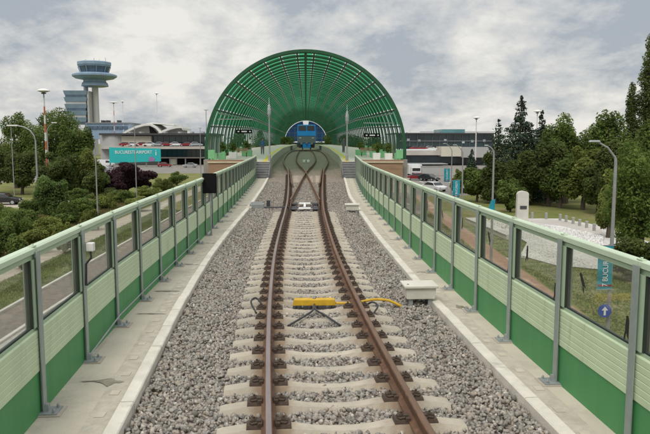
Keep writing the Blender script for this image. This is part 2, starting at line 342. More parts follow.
def tag(o,label=None,cat=None,group=None,kind=None):
    if label: o['label']=label
    if cat: o['category']=cat
    if group: o['group']=group
    if kind: o['kind']=kind
    return o
def empty(name,loc,label,cat,group=None,rz=0.,kind=None):
    o=bpy.data.objects.new(name,None); COL.objects.link(o); o.location=loc; o.rotation_euler=(0,0,rz); o.empty_display_size=.3
    return tag(o,label,cat,group,kind)
def copy_tree(o,parent=None):
    c=o.copy(); COL.objects.link(c); c.parent=parent
    for ch in list(o.children): copy_tree(ch,c)
    return c
def spline(pts,n=7):
    P=[Vector(q) for q in pts]; P=[P[0]*2-P[1]]+P+[P[-1]*2-P[-2]]; out=[]
    for i in range(1,len(P)-2):
        for k in range(n):
            t=k/n; a,b,c,d=P[i-1],P[i],P[i+1],P[i+2]
            out.append(.5*((2*b)+(c-a)*t+(2*a-5*b+4*c-d)*t*t+(3*b-a-3*c+d)*t**3))
    return out+[P[-2]]
def frange(a,b,st):
    n=max(1,int(round((b-a)/st))); return [a+(b-a)*i/n for i in range(n+1)]
def structure(o,label=None): 
    o['kind']='structure'
    if label: o['label']=label
    return o
def text(body,size,m,parent,M,name='lettering',extr=.004,sx=1.):
    cu=bpy.data.curves.new('txt','FONT'); cu.body=body; cu.size=size; cu.extrude=extr; cu.align_x='CENTER'; cu.align_y='CENTER'
    t=bpy.data.objects.new('txt',cu); COL.objects.link(t); bpy.context.view_layer.update()
    me=bpy.data.meshes.new_from_object(t.evaluated_get(bpy.context.evaluated_depsgraph_get())); bpy.data.objects.remove(t)
    me.transform(M@Matrix.Diagonal((sx,1,1,1))); me.materials.clear(); me.materials.append(m)
    return link(name,me,parent,True)

# ------------------------------------------------------------------ sky and light
W=bpy.data.worlds.new('World'); S.world=W; W.use_nodes=True
def sky():
    n=W.node_tree; n.nodes.clear(); L=n.links.new
    o=N(n,'ShaderNodeOutputWorld'); bg=N(n,'ShaderNodeBackground'); L(bg.outputs[0],o.inputs[0]); bg.inputs[1].default_value=.1
    st=N(n,'ShaderNodeTexSky'); st.sky_type='NISHITA'; st.sun_disc=False; st.sun_elevation=R(52); st.sun_rotation=R(205); st.air_density=1.2; st.dust_density=2.5
    tc=N(n,'ShaderNodeTexCoord'); sep=N(n,'ShaderNodeSeparateXYZ'); L(tc.outputs['Generated'],sep.inputs[0])
    zz=N(n,'ShaderNodeMath',operation='MAXIMUM'); L(sep.outputs[2],zz.inputs[0]); zz.inputs[1].default_value=0
    za=N(n,'ShaderNodeMath',operation='ADD'); L(zz.outputs[0],za.inputs[0]); za.inputs[1].default_value=.36
    dx=N(n,'ShaderNodeMath',operation='DIVIDE'); L(sep.outputs[0],dx.inputs[0]); L(za.outputs[0],dx.inputs[1])
    dy=N(n,'ShaderNodeMath',operation='DIVIDE'); L(sep.outputs[1],dy.inputs[0]); L(za.outputs[0],dy.inputs[1])
    cb=N(n,'ShaderNodeCombineXYZ'); L(dx.outputs[0],cb.inputs[0]); L(dy.outputs[0],cb.inputs[1])
    mp=N(n,'ShaderNodeMapping'); mp.inputs['Location'].default_value=(2.3,.9,0); mp.inputs['Scale'].default_value=(1,.85,1); L(cb.outputs[0],mp.inputs[0])
    big=N(n,'ShaderNodeTexNoise'); big.inputs['Scale'].default_value=1.7; big.inputs['Detail'].default_value=10; big.inputs['Roughness'].default_value=.52; big.inputs['Distortion'].default_value=.15; L(mp.outputs[0],big.inputs['Vector'])
    fine=N(n,'ShaderNodeTexNoise'); fine.inputs['Scale'].default_value=5.2; fine.inputs['Detail'].default_value=9; fine.inputs['Roughness'].default_value=.64; fine.inputs['Distortion'].default_value=.15; L(mp.outputs[0],fine.inputs['Vector'])
    ad=N(n,'ShaderNodeMix',data_type='FLOAT'); ad.inputs[0].default_value=.56; L(big.outputs[0],ad.inputs[2]); L(fine.outputs[0],ad.inputs[3])
    # broad banks of cloud placed by compass direction
    last=ad.outputs[0]
    for (px,py,w,amt) in [(190,35,.16,.06),(110,60,.14,.04),(560,75,.26,.07),(490,48,.10,.05),(610,12,.20,-.12),(470,8,.12,-.07),(300,15,.09,-.08),(20,15,.12,-.06),(400,60,.07,-.05),(100,105,.12,-.04)]:
        v=ray(px,py).normalized()
        vd=N(n,'ShaderNodeVectorMath',operation='DISTANCE'); L(tc.outputs['Generated'],vd.inputs[0]); vd.inputs[1].default_value=v
        mr=N(n,'ShaderNodeMapRange',interpolation_type='SMOOTHSTEP'); L(vd.outputs['Value'],mr.inputs[0]); mr.inputs[1].default_value=0; mr.inputs[2].default_value=w; mr.inputs[3].default_value=amt; mr.inputs[4].default_value=0
        s=N(n,'ShaderNodeMath',operation='ADD'); L(last,s.inputs[0]); L(mr.outputs[0],s.inputs[1]); last=s.outputs[0]
    rp=N(n,'ShaderNodeValToRGB'); L(last,rp.inputs[0]); e=rp.color_ramp.elements; e.new(.5); e.new(.5)
    for x,q,c in zip(e,(.415,.475,.54,.62),[(3.8,4.2,4.6),(5.2,5.4,5.55),(6.55,6.5,6.3),(8.1,7.9,7.35)]): x.position=q; x.color=c4(c)
    mx=N(n,'ShaderNodeMix',data_type='RGBA'); mx.inputs[0].default_value=.93; L(st.outputs[0],mx.inputs[6]); L(rp.outputs[0],mx.inputs[7]); 
    zr=N(n,'ShaderNodeMapRange',interpolation_type='SMOOTHSTEP'); L(sep.outputs[2],zr.inputs[0]); zr.inputs[1].default_value=.22; zr.inputs[2].default_value=.9; zr.inputs[3].default_value=1.0; zr.inputs[4].default_value=2.1
    zm=N(n,'ShaderNodeVectorMath',operation='SCALE'); L(mx.outputs[2],zm.inputs[0]); L(zr.outputs[0],zm.inputs['Scale']); L(zm.outputs[0],bg.inputs[0])
sky()
sd=bpy.data.lights.new('sun','SUN'); sd.energy=1.5; sd.angle=R(22); sd.color=(1,.95,.87)
so=bpy.data.objects.new('sun',sd); COL.objects.link(so)
sdir=Vector((math.sin(R(205))*math.cos(R(52)),math.cos(R(205))*math.cos(R(52)),math.sin(R(52))))
so.rotation_euler=(-sdir).to_track_quat('-Z','Y').to_euler()
S.view_settings.view_transform='Standard'; S.view_settings.look='None'; S.view_settings.exposure=.12; S.view_settings.gamma=1

# ------------------------------------------------------------------ ground and paths
g=MB(); gs=[-1500,-400,-150,-60,-30,0,30,60,150,400,1500]; gy=[-300,-60,0,40,80,140,220,400,1000,2500]
for i in range(len(gs)-1):
    for j in range(len(gy)-1): g.add([(gs[i],gy[j],0),(gs[i+1],gy[j],0),(gs[i+1],gy[j+1],0),(gs[i],gy[j+1],0)],[(0,1,2,3)])
structure(g.build('ground',grass_m))
def flat(name,pts,z,m): 
    s=MB(); s.add([(p[0],p[1],z) for p in pts],[list(range(len(pts)))]); return structure(s.build(name,m))
def band(name,f1,f2,y0,y1,z,m):
    s=MB(); s.strip(f1,f2,lambda Y:z,frange(y0,y1,5)); return structure(s.build(name,m))
K=lambda c:(lambda Y:c)
band('footway',K(-13.55),K(-11.7),-20,170,.012,paver)
band('viaduct_apron',K(-11.55),K(-9.6),-20,170,.012,kerbg)
s=MB(); s.sweep([(-.08,0),(.08,0),(.08,.12),(-.08,.12)],[(-13.63,Y,0) for Y in frange(-20,170,10)]); structure(s.build('kerb',stone))
s=MB(); s.sweep([(-.08,0),(.08,0),(.08,.1),(-.08,.1)],[(-11.62,Y,0) for Y in frange(-20,170,10)]); structure(s.build('kerb',stone))
fp=smooth_fn([(-20,-17.2),(40,-17.0),(60,-16.9),(120,-16.5)])
band('footpath',lambda Y:fp(Y)-1.7,lambda Y:fp(Y)+.3,-20,125,.008,cement)
rp_=smooth_fn([(-20,9.8),(25,11.3),(70,14.0),(95,16)])
band('brick_path',lambda Y:rp_(Y)-.65,lambda Y:rp_(Y)+.75,-20,95,.012,brick)
band('verge_soil',lambda Y:rp_(Y)-3.2,lambda Y:rp_(Y)-1.2,-20,95,.006,paver)
# car park and streets in front of the terminal
flat('car_park',[(-95,128),(-48,128),(-42,164),(-9,164),(-9,215),(-95,215)],.01,asphalt)
flat('access_road',[(12,92),(34,98),(80,150),(80,217),(8,217),(8,120)],.01,asphalt)
flat('terminal_forecourt',[(-140,216),(120,216),(120,300),(-140,300)],.014,asphalt)
flat('parking_bay',[(-52,78.5),(-32.4,78.5),(-29,88),(-52,88)],.01,cement)
# white painted bay lines
for i in range(9):
    x=-70+i*7; flat('road_marking',[(x,150),(x+.15,150),(x+.15,156),(x,156)],.016,whitelet)
for i in range(5):
    x=22+i*5; flat('road_marking',[(x,125),(x+.15,125),(x+.15,130),(x,130)],.016,whitelet)
# memorial plaza on the right
pl=[at(*p) for p in [(503,229),(527,243),(520,256),(556,266),(597,270),(650,268),(660,246),(600,226),(560,219),(520,219)]]
flat('memorial_plaza',pl,.05,plaza)
for a,b in [((508,260),(520,263)),((516,256),(527,259))]:
    p,q=at(*a),at(*b); d=(q-p); flat('paving_strip',[(p.x,p.y),(q.x,q.y),(q.x+.1,q.y+.9),(p.x+.1,p.y+.9)],.02,plaza)

# ------------------------------------------------------------------ viaduct, walkways, ballast
via=empty('railway_viaduct',(0,0,0),'long concrete viaduct carrying the single track above the grass','viaduct')
Ys=frange(-16,55,1.5)
d=MB(); d.strip(lambda Y:XL(Y)-.35,lambda Y:XRt(Y)+.35,lambda Y:WALK-.30,Ys); d.build('deck_slab',concrete,via)
for sgn,fx,nm in ((-1,XL,'edge_beam'),(1,XRt,'edge_beam')):
    d=MB(); d.sweep([(-.16,-1.0),(.16,-1.0),(.16,-.012),(-.16,-.012)],[(fx(Y)+sgn*.26,Y,WALK) for Y in Ys]); d.build(nm,concrete,via)
d=MB(); d.sweep([(-1.6,-1.9),(1.6,-1.9),(2.2,-.31),(-2.2,-.31)],[(xc(Y),Y,WALK) for Y in Ys]); d.build('box_girder',concrete,via)
for Y in (-6,16,38): 
    d=MB(); d.box((xc(Y),Y,1.4),(1.6,1.2,2.86)); d.build('pier',concrete,via,bevel=.1)
for fx,fk,sg in ((XL,KL,-1),(XRt,KR,1)):
    w=MB(); Yw=frange(-14,52.4,.8)
    a=(lambda Y,fx=fx,sg=sg: fx(Y)+sg*.10); b=(lambda Y,fk=fk,sg=sg: fk(Y)+sg*.16)
    w.strip(a if sg<0 else b, b if sg<0 else a,lambda Y:WALK,Yw)
    structure(w.build('walkway',concrete))
    # kerb stones
    kb=MB(); y=-14.
    while y<52.2:
        L=1.0; ys=[y+.006,y+.5,y+L-.006]; jz=random.uniform(-.004,.004); jx=random.uniform(-.006,.006)
        kb.sweep([(-.078,-.34),(.078,-.34),(.078,.036),(.066,.05),(-.066,.05),(-.078,.036)],[(fk(q)+sg*.085+jx,q,WALK+jz) for q in ys]); y+=L
    structure(kb.build('kerb',kerbm))
    ch=MB(); a2=(lambda Y,fk=fk,sg=sg: fk(Y)+sg*.168); b2=(lambda Y,fk=fk,sg=sg: fk(Y)+sg*.42)
    ch.strip(b2 if sg<0 else a2,a2 if sg<0 else b2,lambda Y:WALK+.004,Yw); structure(ch.build('drain_channel',trough))
    lb=MB(); y=-13.7
    while y<50: 
        lb.box((fk(y)+sg*(.30+random.uniform(-.02,.02)),y,WALK+.008),(.10,.13,.006)); y+=.62
    structure(lb.build('drain_cover',concrete))
# puddle stains running across the walkways
def puddle(x0,x1,Y,w,blob=0.):
    n=26; up=[];dn=[]; ph=random.uniform(0,6)
    for i in range(n+1):
        t=i/n; x=x0+(x1-x0)*t; e=min(1,t*6,(1-t)*9)
        def wob(k): return .55+.3*math.sin(7*t+ph+k)+.25*math.sin(17*t+2*ph*k)+.25*random.random()
        bb=blob*math.exp(-((t-.74)/.17)**2)
        up.append((x,Y+e*(w*.6*wob(1)+bb*.55*wob(1.7))+.02*math.sin(5*t),WALK+.009)); dn.append((x,Y-e*(w*.6*wob(2)+bb*.9*wob(2.6))+.02*math.sin(5*t),WALK+.009))
    s=MB()
    for i in range(n): s.add([dn[i],dn[i+1],up[i+1],up[i]],[(0,1,2,3)])
    o=s.build('puddle',wet); structure(o)
puddle(XL(8.0)+.10,KL(8.0)-.24,7.75,.05,.24)
puddle(XL(10)+.05,KL(10)-.26,10.9,.045); puddle(XL(12)+.03,KL(12)-.24,12.6,.09,.05); puddle(XL(15)+.03,KL(15)-.2,15.4,.10); puddle(XL(18)+.05,KL(18)-.2,18.7,.10); puddle(XL(24)+.05,KL(24)-.2,24,.12); puddle(XL(30)+.05,KL(30)-.2,30,.14)
puddle(KR(14)+.24,XRt(14)-.03,14.3,.10); puddle(KR(11.4)+.36,XRt(11.4)-.04,11.2,.20); puddle(KR(19)+.2,XRt(19)-.05,19.2,.10); puddle(KR(26)+.2,XRt(26)-.05,26,.12)

BZ=lambda Y: RZ(Y)-.172-.012-.078
def BH(x,Y):
    t=min(1,max(0,(abs(x-xc(Y))-1.38)/.35)); e=KR(Y)-x if x>xc(Y) else x-KL(Y)
    return BZ(Y)+.075*t*t*(3-2*t)-.03*max(0,1-e/.1)
bl=MB(); Yb=frange(-14,58,.7)
nx=16
for j,Y in enumerate(Yb):
    l=KL(Y)-.02; r=KR(Y)+.02
    for i in range(nx+1):
        t=i/nx; bl.v.append((l+(r-l)*t,Y,BH(l+(r-l)*t,Y)-.022+random.uniform(-.012,.012)))
for j in range(len(Yb)-1):
    for i in range(nx): 
        a=j*(nx+1)+i; bl.f.append([a,a+1,a+nx+2,a+nx+1]); bl.m.append(0)
tag(bl.build('ballast_bed',ballast_m,smooth=True),kind='structure')
PE=smooth_fn([(50,2.95),(56,3.05),(70,3.45),(300,3.45)],3)
bl=MB(); ys_=frange(54,262,2)
for Y in ys_:
    for k in range(13):
        t=k/6-1; hh=.26*max(0,(abs(t)-.62)/.38) if Y>58 else 0
        bl.v.append((t*(PE(Y)+.2),Y,BZ(Y)-.025+hh))
for j in range(len(ys_)-1):
    for k in range(12): a_=j*13+k; bl.f.append([a_,a_+1,a_+14,a_+13]); bl.m.append(0)
tag(bl.build('station_ballast_bed',ballast_m),kind='structure')

# loose stones on top
def ico():
    bm=bmesh.new(); bmesh.ops.create_icosphere(bm,subdivisions=1,radius=1); v=np.array([x.co[:] for x in bm.verts]); f=np.array([[q.index for q in x.verts] for x in bm.faces]); bm.free(); return v,f
IV,IF=ico()
def fastmesh(name,V,Fc,m):
    me=bpy.data.meshes.new(name); k=Fc.shape[1]; me.vertices.add(len(V)); me.vertices.foreach_set('co',V.astype(np.float32).ravel())
    me.loops.add(Fc.size); me.loops.foreach_set('vertex_index',Fc.astype(np.int32).ravel()); me.polygons.add(len(Fc)); me.polygons.foreach_set('loop_start',np.arange(0,Fc.size,k,dtype=np.int32)); me.update(calc_edges=True); me.validate()
    me.materials.append(m); return me
def stones(pos,smin,smax,m,name,flatness=.75):
    n=len(pos); s=RNG.uniform(smin,smax,n)
    sh=RNG.uniform(.55,1.35,(n,3)); sh[:,2]*=flatness
    jit=RNG.uniform(.6,1.28,(n,12,1)); V=IV[None]*jit*sh[:,None,:]*s[:,None,None]
    q=RNG.normal(size=(n,4)); q/=np.linalg.norm(q,axis=1,keepdims=True); w,x,y,z=q.T
    Rm=np.stack([1-2*(y*y+z*z),2*(x*y-z*w),2*(x*z+y*w),2*(x*y+z*w),1-2*(x*x+z*z),2*(y*z-x*w),2*(x*z-y*w),2*(y*z+x*w),1-2*(x*x+y*y)],1).reshape(n,3,3)
    V=np.einsum('nij,nkj->nki',Rm,V)+pos[:,None,:]
    Fc=IF[None]+(np.arange(n)*12)[:,None,None]
    return fastmesh(name,V.reshape(-1,3),Fc.reshape(-1,3),m)
P=[]
for (y0,y1,dens) in ((3.5,9,760),(9,18,680),(18,30,420),(30,48,190)):
    n=int((y1-y0)*4.6*dens); yy=RNG.uniform(y0,y1,n); t=RNG.uniform(0,1,n)
    gl=np.linspace(y0,y1,30); l=np.interp(yy,gl,[KL(q) for q in gl]); r=np.interp(yy,gl,[KR(q) for q in gl]); xx=l+.02+(r-l-.04)*t; z=np.array([BH(a_,b_) for a_,b_ in zip(xx,yy)])
    P.append(np.stack([xx,yy,z+RNG.uniform(-.022,.016,n)],1))
P=np.concatenate(P)
# keep stones clear of the rails
cx=np.interp(P[:,1],np.linspace(0,50,100),[xc(q) for q in np.linspace(0,50,100)]); dx=np.abs(np.abs(P[:,0]-cx)-.7535)
P=P[(dx>.1)|(P[:,1]>28)]
tag(link('ballast_stones',stones(P,.017,.037,stone_m,'ballast_stones')),'loose grey and brown ballast stones around the sleepers','ballast',kind='stuff')

# ------------------------------------------------------------------ rails
HW=.036
def railprof():
    r=[(-.075,-.172),(.075,-.172),(.075,-.160),(.012,-.142),(.010,-.05),(HW,-.036),(HW,-.008),(HW-.010,0),(-HW+.010,0),(-HW,-.008),(-HW,-.036),(-.010,-.05),(-.012,-.142),(-.075,-.160)]
    return r
RP=railprof(); RM=[0]*14; RM[7]=1
def rail(name,fx,y0,y1,label,top,cat='rail',grp='steel rails of the line',step=.6):
    b=MB(); b.sweep(RP,[(fx(Y),Y,RZ(Y)) for Y in frange(y0,y1,step)],RM)
    return tag(b.build(name,[rust,top]),label,cat,grp)
G=.7535
rail('running_rail',lambda Y:xc(Y)-off(Y)-G,-14,150,'left running rail with a bright worn top, nearest the left walkway',railtop)
rail('running_rail',lambda Y:xc(Y)+off(Y)+G,-14,150,'right running rail with a brown rusty head, nearest the cream trackside boxes',railtop_r)
rail('switch_rail',lambda Y:xc(Y)-off(Y)+G,31.5,59.2,'inner rail curving from the right side of the points across to the left platform track',railtop_r)
rail('switch_rail',lambda Y:xc(Y)+off(Y)-G,31.5,59.2,'inner rail curving from the left side of the points across to the right platform track',railtop_r)
rail('station_rail',lambda Y:xc(Y)-off(Y)+G,62.4,150,'inner rail of the left platform track beyond the crossing',railtop_r)
rail('station_rail',lambda Y:xc(Y)+off(Y)-G,62.4,150,'inner rail of the right platform track beyond the crossing',railtop_r)
# crossing frog
fr=MB()
for sg in (-1,1):
    fr.sweep(RP,[(sg*(off(Y)-G)+xc(Y),Y,RZ(Y)-(.0006 if sg>0 else 0)) for Y in frange(59.25,62.35,.3)],RM)
tag(fr.build('rail_crossing',[rust,railtop]),'X shaped steel crossing where the two inner rails meet','rail crossing')
for sg,l in ((-1,'left'),(1,'right')):
    b=MB(); b.sweep([(-.04,-.17),(.04,-.17),(.04,.02),(-.04,.02)],[(xc(Y)+sg*(off(Y)+G-.17-(.05 if (Y<44 or Y>62) else 0)),Y,RZ(Y)) for Y in frange(43,63,.8)])
    tag(b.build('check_rail',rust),'rusty check rail beside the %s running rail opposite the crossing'%l,'check rail','check rails')
# ------------------------------------------------------------------ sleepers
def sleeper_mesh(half,name,m,hollow=.045,wb=.15,wt=.085):
    st=[(-half,-.045),(-half+.05,-.034),(-1.06,-.012),(-.98,0),(-.56,0),(-.46,-.010),(-.30,-hollow*.7),(-.12,-hollow),(.12,-hollow),(.30,-hollow*.7),(.46,-.010),(.56,0),(.98,0),(1.06,-.012),(half-.05,-.034),(half,-.045)]
    b=MB(); n=6
    for x,z in st:
        k=.8 if abs(x)<.4 else 1
        for (yy,zz) in ((-wb*k,-.2),(-wb*k,-.09+z*.5),(-wt*k,z),(wt*k,z),(wb*k,-.09+z*.5),(wb*k,-.2)): b.v.append((x,yy,zz))
    for i in range(len(st)-1):
        for k in range(n): b.f.append([i*n+k,i*n+(k+1)%n,(i+1)*n+(k+1)%n,(i+1)*n+k]); b.m.append(0)
    b.f.append(list(range(n))); b.m.append(0); e=(len(st)-1)*n; b.f.append([e+k for k in range(n)]); b.m.append(0)
    return b.mesh(name,m)
def clip_mesh():
    b=MB(); b.box((.012,0,.018),(.16,.17,.036),taper=.85); b.box((.0,0,.05),(.11,.06,.035)); b.box((-.045,0,.03),(.05,.16,.05)); b.lathe((.015,0,.04),[(.024,0),(.024,.035),(.012,.04),(.012,.062),(.0,.064)],8)
    for s in (-1,1): b.tube([(-.045,s*.03,.035),(-.01,s*.062,.06),(.035,s*.06,.05),(.05,s*.03,.045)],.011,6)
    return b.mesh('rail_clip',clipm)
sm=sleeper_mesh(1.28,'sleeper',sleeperm); cm=clip_mesh(); bm3=sleeper_mesh(1.45,'turnout_bearer',bearerm,hollow=.01)
SG='concrete sleepers of the single track'
def place(me,name,Y,label,grp,clips=True,xo=0.,dz=0.):
    th=-math.atan((xc(Y+.5)-xc(Y-.5)))
    o=empty(name,(xc(Y)+xo+random.uniform(-.012,.012),Y,RZ(Y)-.184+dz),label,'sleeper',grp,th)
    link('beam',me,o,True)
    if clips:
        for rx in (-G,G):
            for s in (-1,1):
                c=link('rail_clip',cm,o,True); c.location=(rx+s*.135,0,.004); c.rotation_euler=(0,0,0 if s>0 else pi)
    return o
Y0=at(236,424.2,RAIL-.18).y
k=-4
while True:
    Y=Y0+.6*k
    if Y>27.6: break
    if Y>2.5: place(sm,'sleeper',Y,'pale waisted concrete sleeper with dark rail clips under the single track',SG)
    k+=1
Y+=.05
while Y<57:
    o=place(bm3,'turnout_bearer',Y,'brown stained bearer under the points, almost flush with the ballast','bearers under the points',clips=True,dz=-.075)
    o.scale=(1+off(Y)*.62,1,1)
    for c in o.children:
        if c.name.startswith('rail_clip'): c.location.x=(G+off(Y)/1+ (.135 if abs(c.location.x)>G else -.135))*(1 if c.location.x>0 else -1)/o.scale.x
    Y+=.62
# ------------------------------------------------------------------ switch machinery
Ym=28.9; zt=RAIL-.18
sw=empty('point_machine',(-2.05,Ym,zt),'grey point machine with rods beside the left kerb','point machine')
b=MB(); b.box((-2.12,Ym,zt+.11),(.62,.36,.24)); b.build('housing',galv,sw,bevel=.03)
b=MB(); b.box((-2.12,Ym,zt+.25),(.5,.3,.05)); b.build('lid',steel,sw,bevel=.015)
for dy in (-.1,.12):
    b=MB(); b.tube([(-1.8,Ym+dy,zt+.05),(.62,Ym+dy,zt+.05)],.022,8); b.build('drive_rod',darksteel,sw)
b=MB(); b.box((-1.66,Ym+.5,zt+.10),(.16,.16,.42)); b.build('detector_post',darksteel,sw,bevel=.02)
b=MB(); b.box((-2.45,Ym-.25,zt+.0),(.25,.6,.2)); b.build('base_block',concrete,sw,bevel=.02)
st_=empty('switch_stretcher',(-.05,29.4,zt),'white plated stretcher between the two switch blades','switch stretcher')
for yy in (28.6,30.9):
    b=MB(); b.box((-.06,yy,zt+.03),(.52,.42,.05)); b.build('white_plate',white,st_,bevel=.01)
b=MB(); b.box((-.06,29.75,zt+.05),(.10,1.9,.06)); b.build('centre_bar',white,st_,bevel=.01)
for s in (-1,1):
    for yy,l in ((28.5,.7),(30.9,.6)):
        b=MB(); b.box((-.06+s*.5,yy,zt+.02),(.34,l,.05)); b.build('slide_plate',darksteel,st_,bevel=.008)
for s,lab in ((-1,'left'),(1,'right')):
    b=MB(); b.sweep([(-.022,-.16),(.022,-.16),(.014,0),(-.014,0)],[(xc(Y)+s*(G-off(Y)-.05-.07*(31.5-Y)/3.5),Y,RZ(Y)-.012) for Y in frange(28,31.45,.4)])
    b.build('switch_blade',rust,st_)
b=MB(); mk=empty('track_marker',(.02,80,RZ(80)-.2),'small white marker block between the diverging tracks','track marker')
for s in (-1,1):
    b=MB(); b.box((.02+s*.24,80,RZ(80)-.1),(.34,.4,.3)); b.build('marker_block',white,mk,bevel=.03)
b=MB(); b.box((.02,80,RZ(80)-.12),(.16,.3,.12)); b.build('connecting_bar',darksteel,mk)
# yellow detector between the rails
pc=at(316,302,RAIL-.12); yd=empty('axle_detector',(pc.x,pc.y,RAIL-.2),'yellow covered detector with black cables lying between the rails','axle detector')
b=MB(); b.box((pc.x-.03,pc.y,RAIL-.115),(.76,.17,.11),taper=.93); b.build('yellow_cover',yellow,yd,bevel=.012)
b=MB(); b.lathe((pc.x-.03,pc.y,RAIL-.06),[(.03,0),(.03,.012),(.018,.022),(0,.024)],10); b.build('cover_bolt',steel,yd)
b=MB()
for i in range(9): b.box((pc.x-.36+i*.085+random.uniform(-.02,.02),pc.y-.1,RAIL-.19),(.07,.05,.05),rot=random.random())
b.build('clamp_foot',darksteel,yd)
b=MB(); b.bar((pc.x+.35,pc.y+.03,RAIL-.15),(xc(pc.y)+G-.09,pc.y+.06,RAIL-.165),.09,.03); b.build('cable_guard',yellow,yd,bevel=.008)
b=MB(); x1=xc(pc.y)+G+.1; b.tube(spline([(x1,pc.y+.08,RAIL-.14),(x1+.25,pc.y+.12,RAIL-.11),(x1+.5,pc.y+.1,RAIL-.13),(x1+.72,pc.y+.04,RAIL-.22)]),.024,8); b.build('cable_guard',yellow,yd)
for s,ex in ((-1,-.34),(1,.27)):
    b=MB(); b.tube(spline([(pc.x-.03,pc.y-.1,RAIL-.14),(pc.x-.03+s*.03,pc.y-.42,RAIL-.16),(pc.x+ex*.55,pc.y-.72,RAIL-.175),(pc.x+ex*1.0,pc.y-1.05,RAIL-.18),(pc.x+ex*1.35,pc.y-1.2,RAIL-.21)]),.017,8); b.build('cable',rubber,yd)
b=MB(); x2=xc(10.8)-G
b.tube(spline([(x2-.12,pc.y-.1,RAIL-.2),(x2-.28,pc.y+.15,RAIL-.08),(x2-.36,pc.y-.05,RAIL-.1),(x2-.25,pc.y-.35,RAIL-.22)]),.016,8)
tag(b.build('cable_loop',rubber),'black cable loop beside the left rail level with the yellow detector','cable')
b=MB(); x2=xc(10.9)+G
b.tube(spline([(x2+.14,pc.y+.0,RAIL-.2),(x2+.25,pc.y-.12,RAIL-.10),(x2+.33,pc.y-.3,RAIL-.12),(x2+.25,pc.y-.42,RAIL-.22)]),.016,8)
tag(b.build('cable_loop',rubber),'black cable loop outside the right rail under the yellow guard','cable')
# cream boxes on the right kerb
def tbox(loc,rz,label):
    t=empty('trackside_box',loc,label,'trackside box','cream trackside cable boxes',rz)
    b=MB(); b.box((0,0,.28),(.50,.40,.20),taper=1.06); b.build('body',boxm,t,local=True,bevel=.012)
    b=MB(); b.box((0,0,.405),(.60,.50,.05)); b.build('lid',boxm,t,local=True,bevel=.012)
    b=MB(); b.lathe((-.22,-.12,.43),[(.018,0),(.018,.012),(0,.014)],8); b.build('lid_bolt',steel,t,local=True)
    for x in (-.17,.17):
        for y in (-.14,.14):
            b=MB(); b.box((x,y,.045),(.07,.04,.27)); b.build('leg',galv,t,local=True)
    return t
p=at(423,303,WALK); tbox((p.x-.06,p.y+.1,BZ(11)+.02),R(2),'cream cable box on short legs by the right kerb, nearer the camera')
p=at(353.5,211.5,WALK); tbox((p.x-.05,p.y,BZ(11)),R(-4),'cream cable box on legs by the right kerb, farther away near the points')

# ------------------------------------------------------------------ noise barriers
HB=1.765
postm=mat('post_grey_green',(.30,.345,.32),.5,metal=.2,var=.1,scale=5,rnd=.06); framem=mat('frame_green',(.37,.48,.335),.5,var=.06,scale=2)
def post_mesh():
    b=MB(); b.box((0,0,.86),(.012,.105,1.72)); b.box((.065,0,.82),(.12,.010,1.66)); b.box((.135,0,.82),(.012,.10,1.66))
    return b.mesh('post',postm)
def foot_mesh():
    b=MB(); b.box((-.03,0,.012),(.24,.22,.022),0); b.box((-.025,0,.045),(.05,.09,.10),0,taper=.6)
    for x in (-.11,):
        for y in (-.075,.075): b.lathe((x,y,.022),[(.016,0),(.016,.03),(.006,.045)],6)
    return b.mesh('base_plate',galv)
def pad_mesh():
    b=MB(); b.box((-.04,0,.004),(.30,.28,.012),0); return b.mesh('mortar_pad',cement)
pm,fm,pdm=post_mesh(),foot_mesh(),pad_mesh()
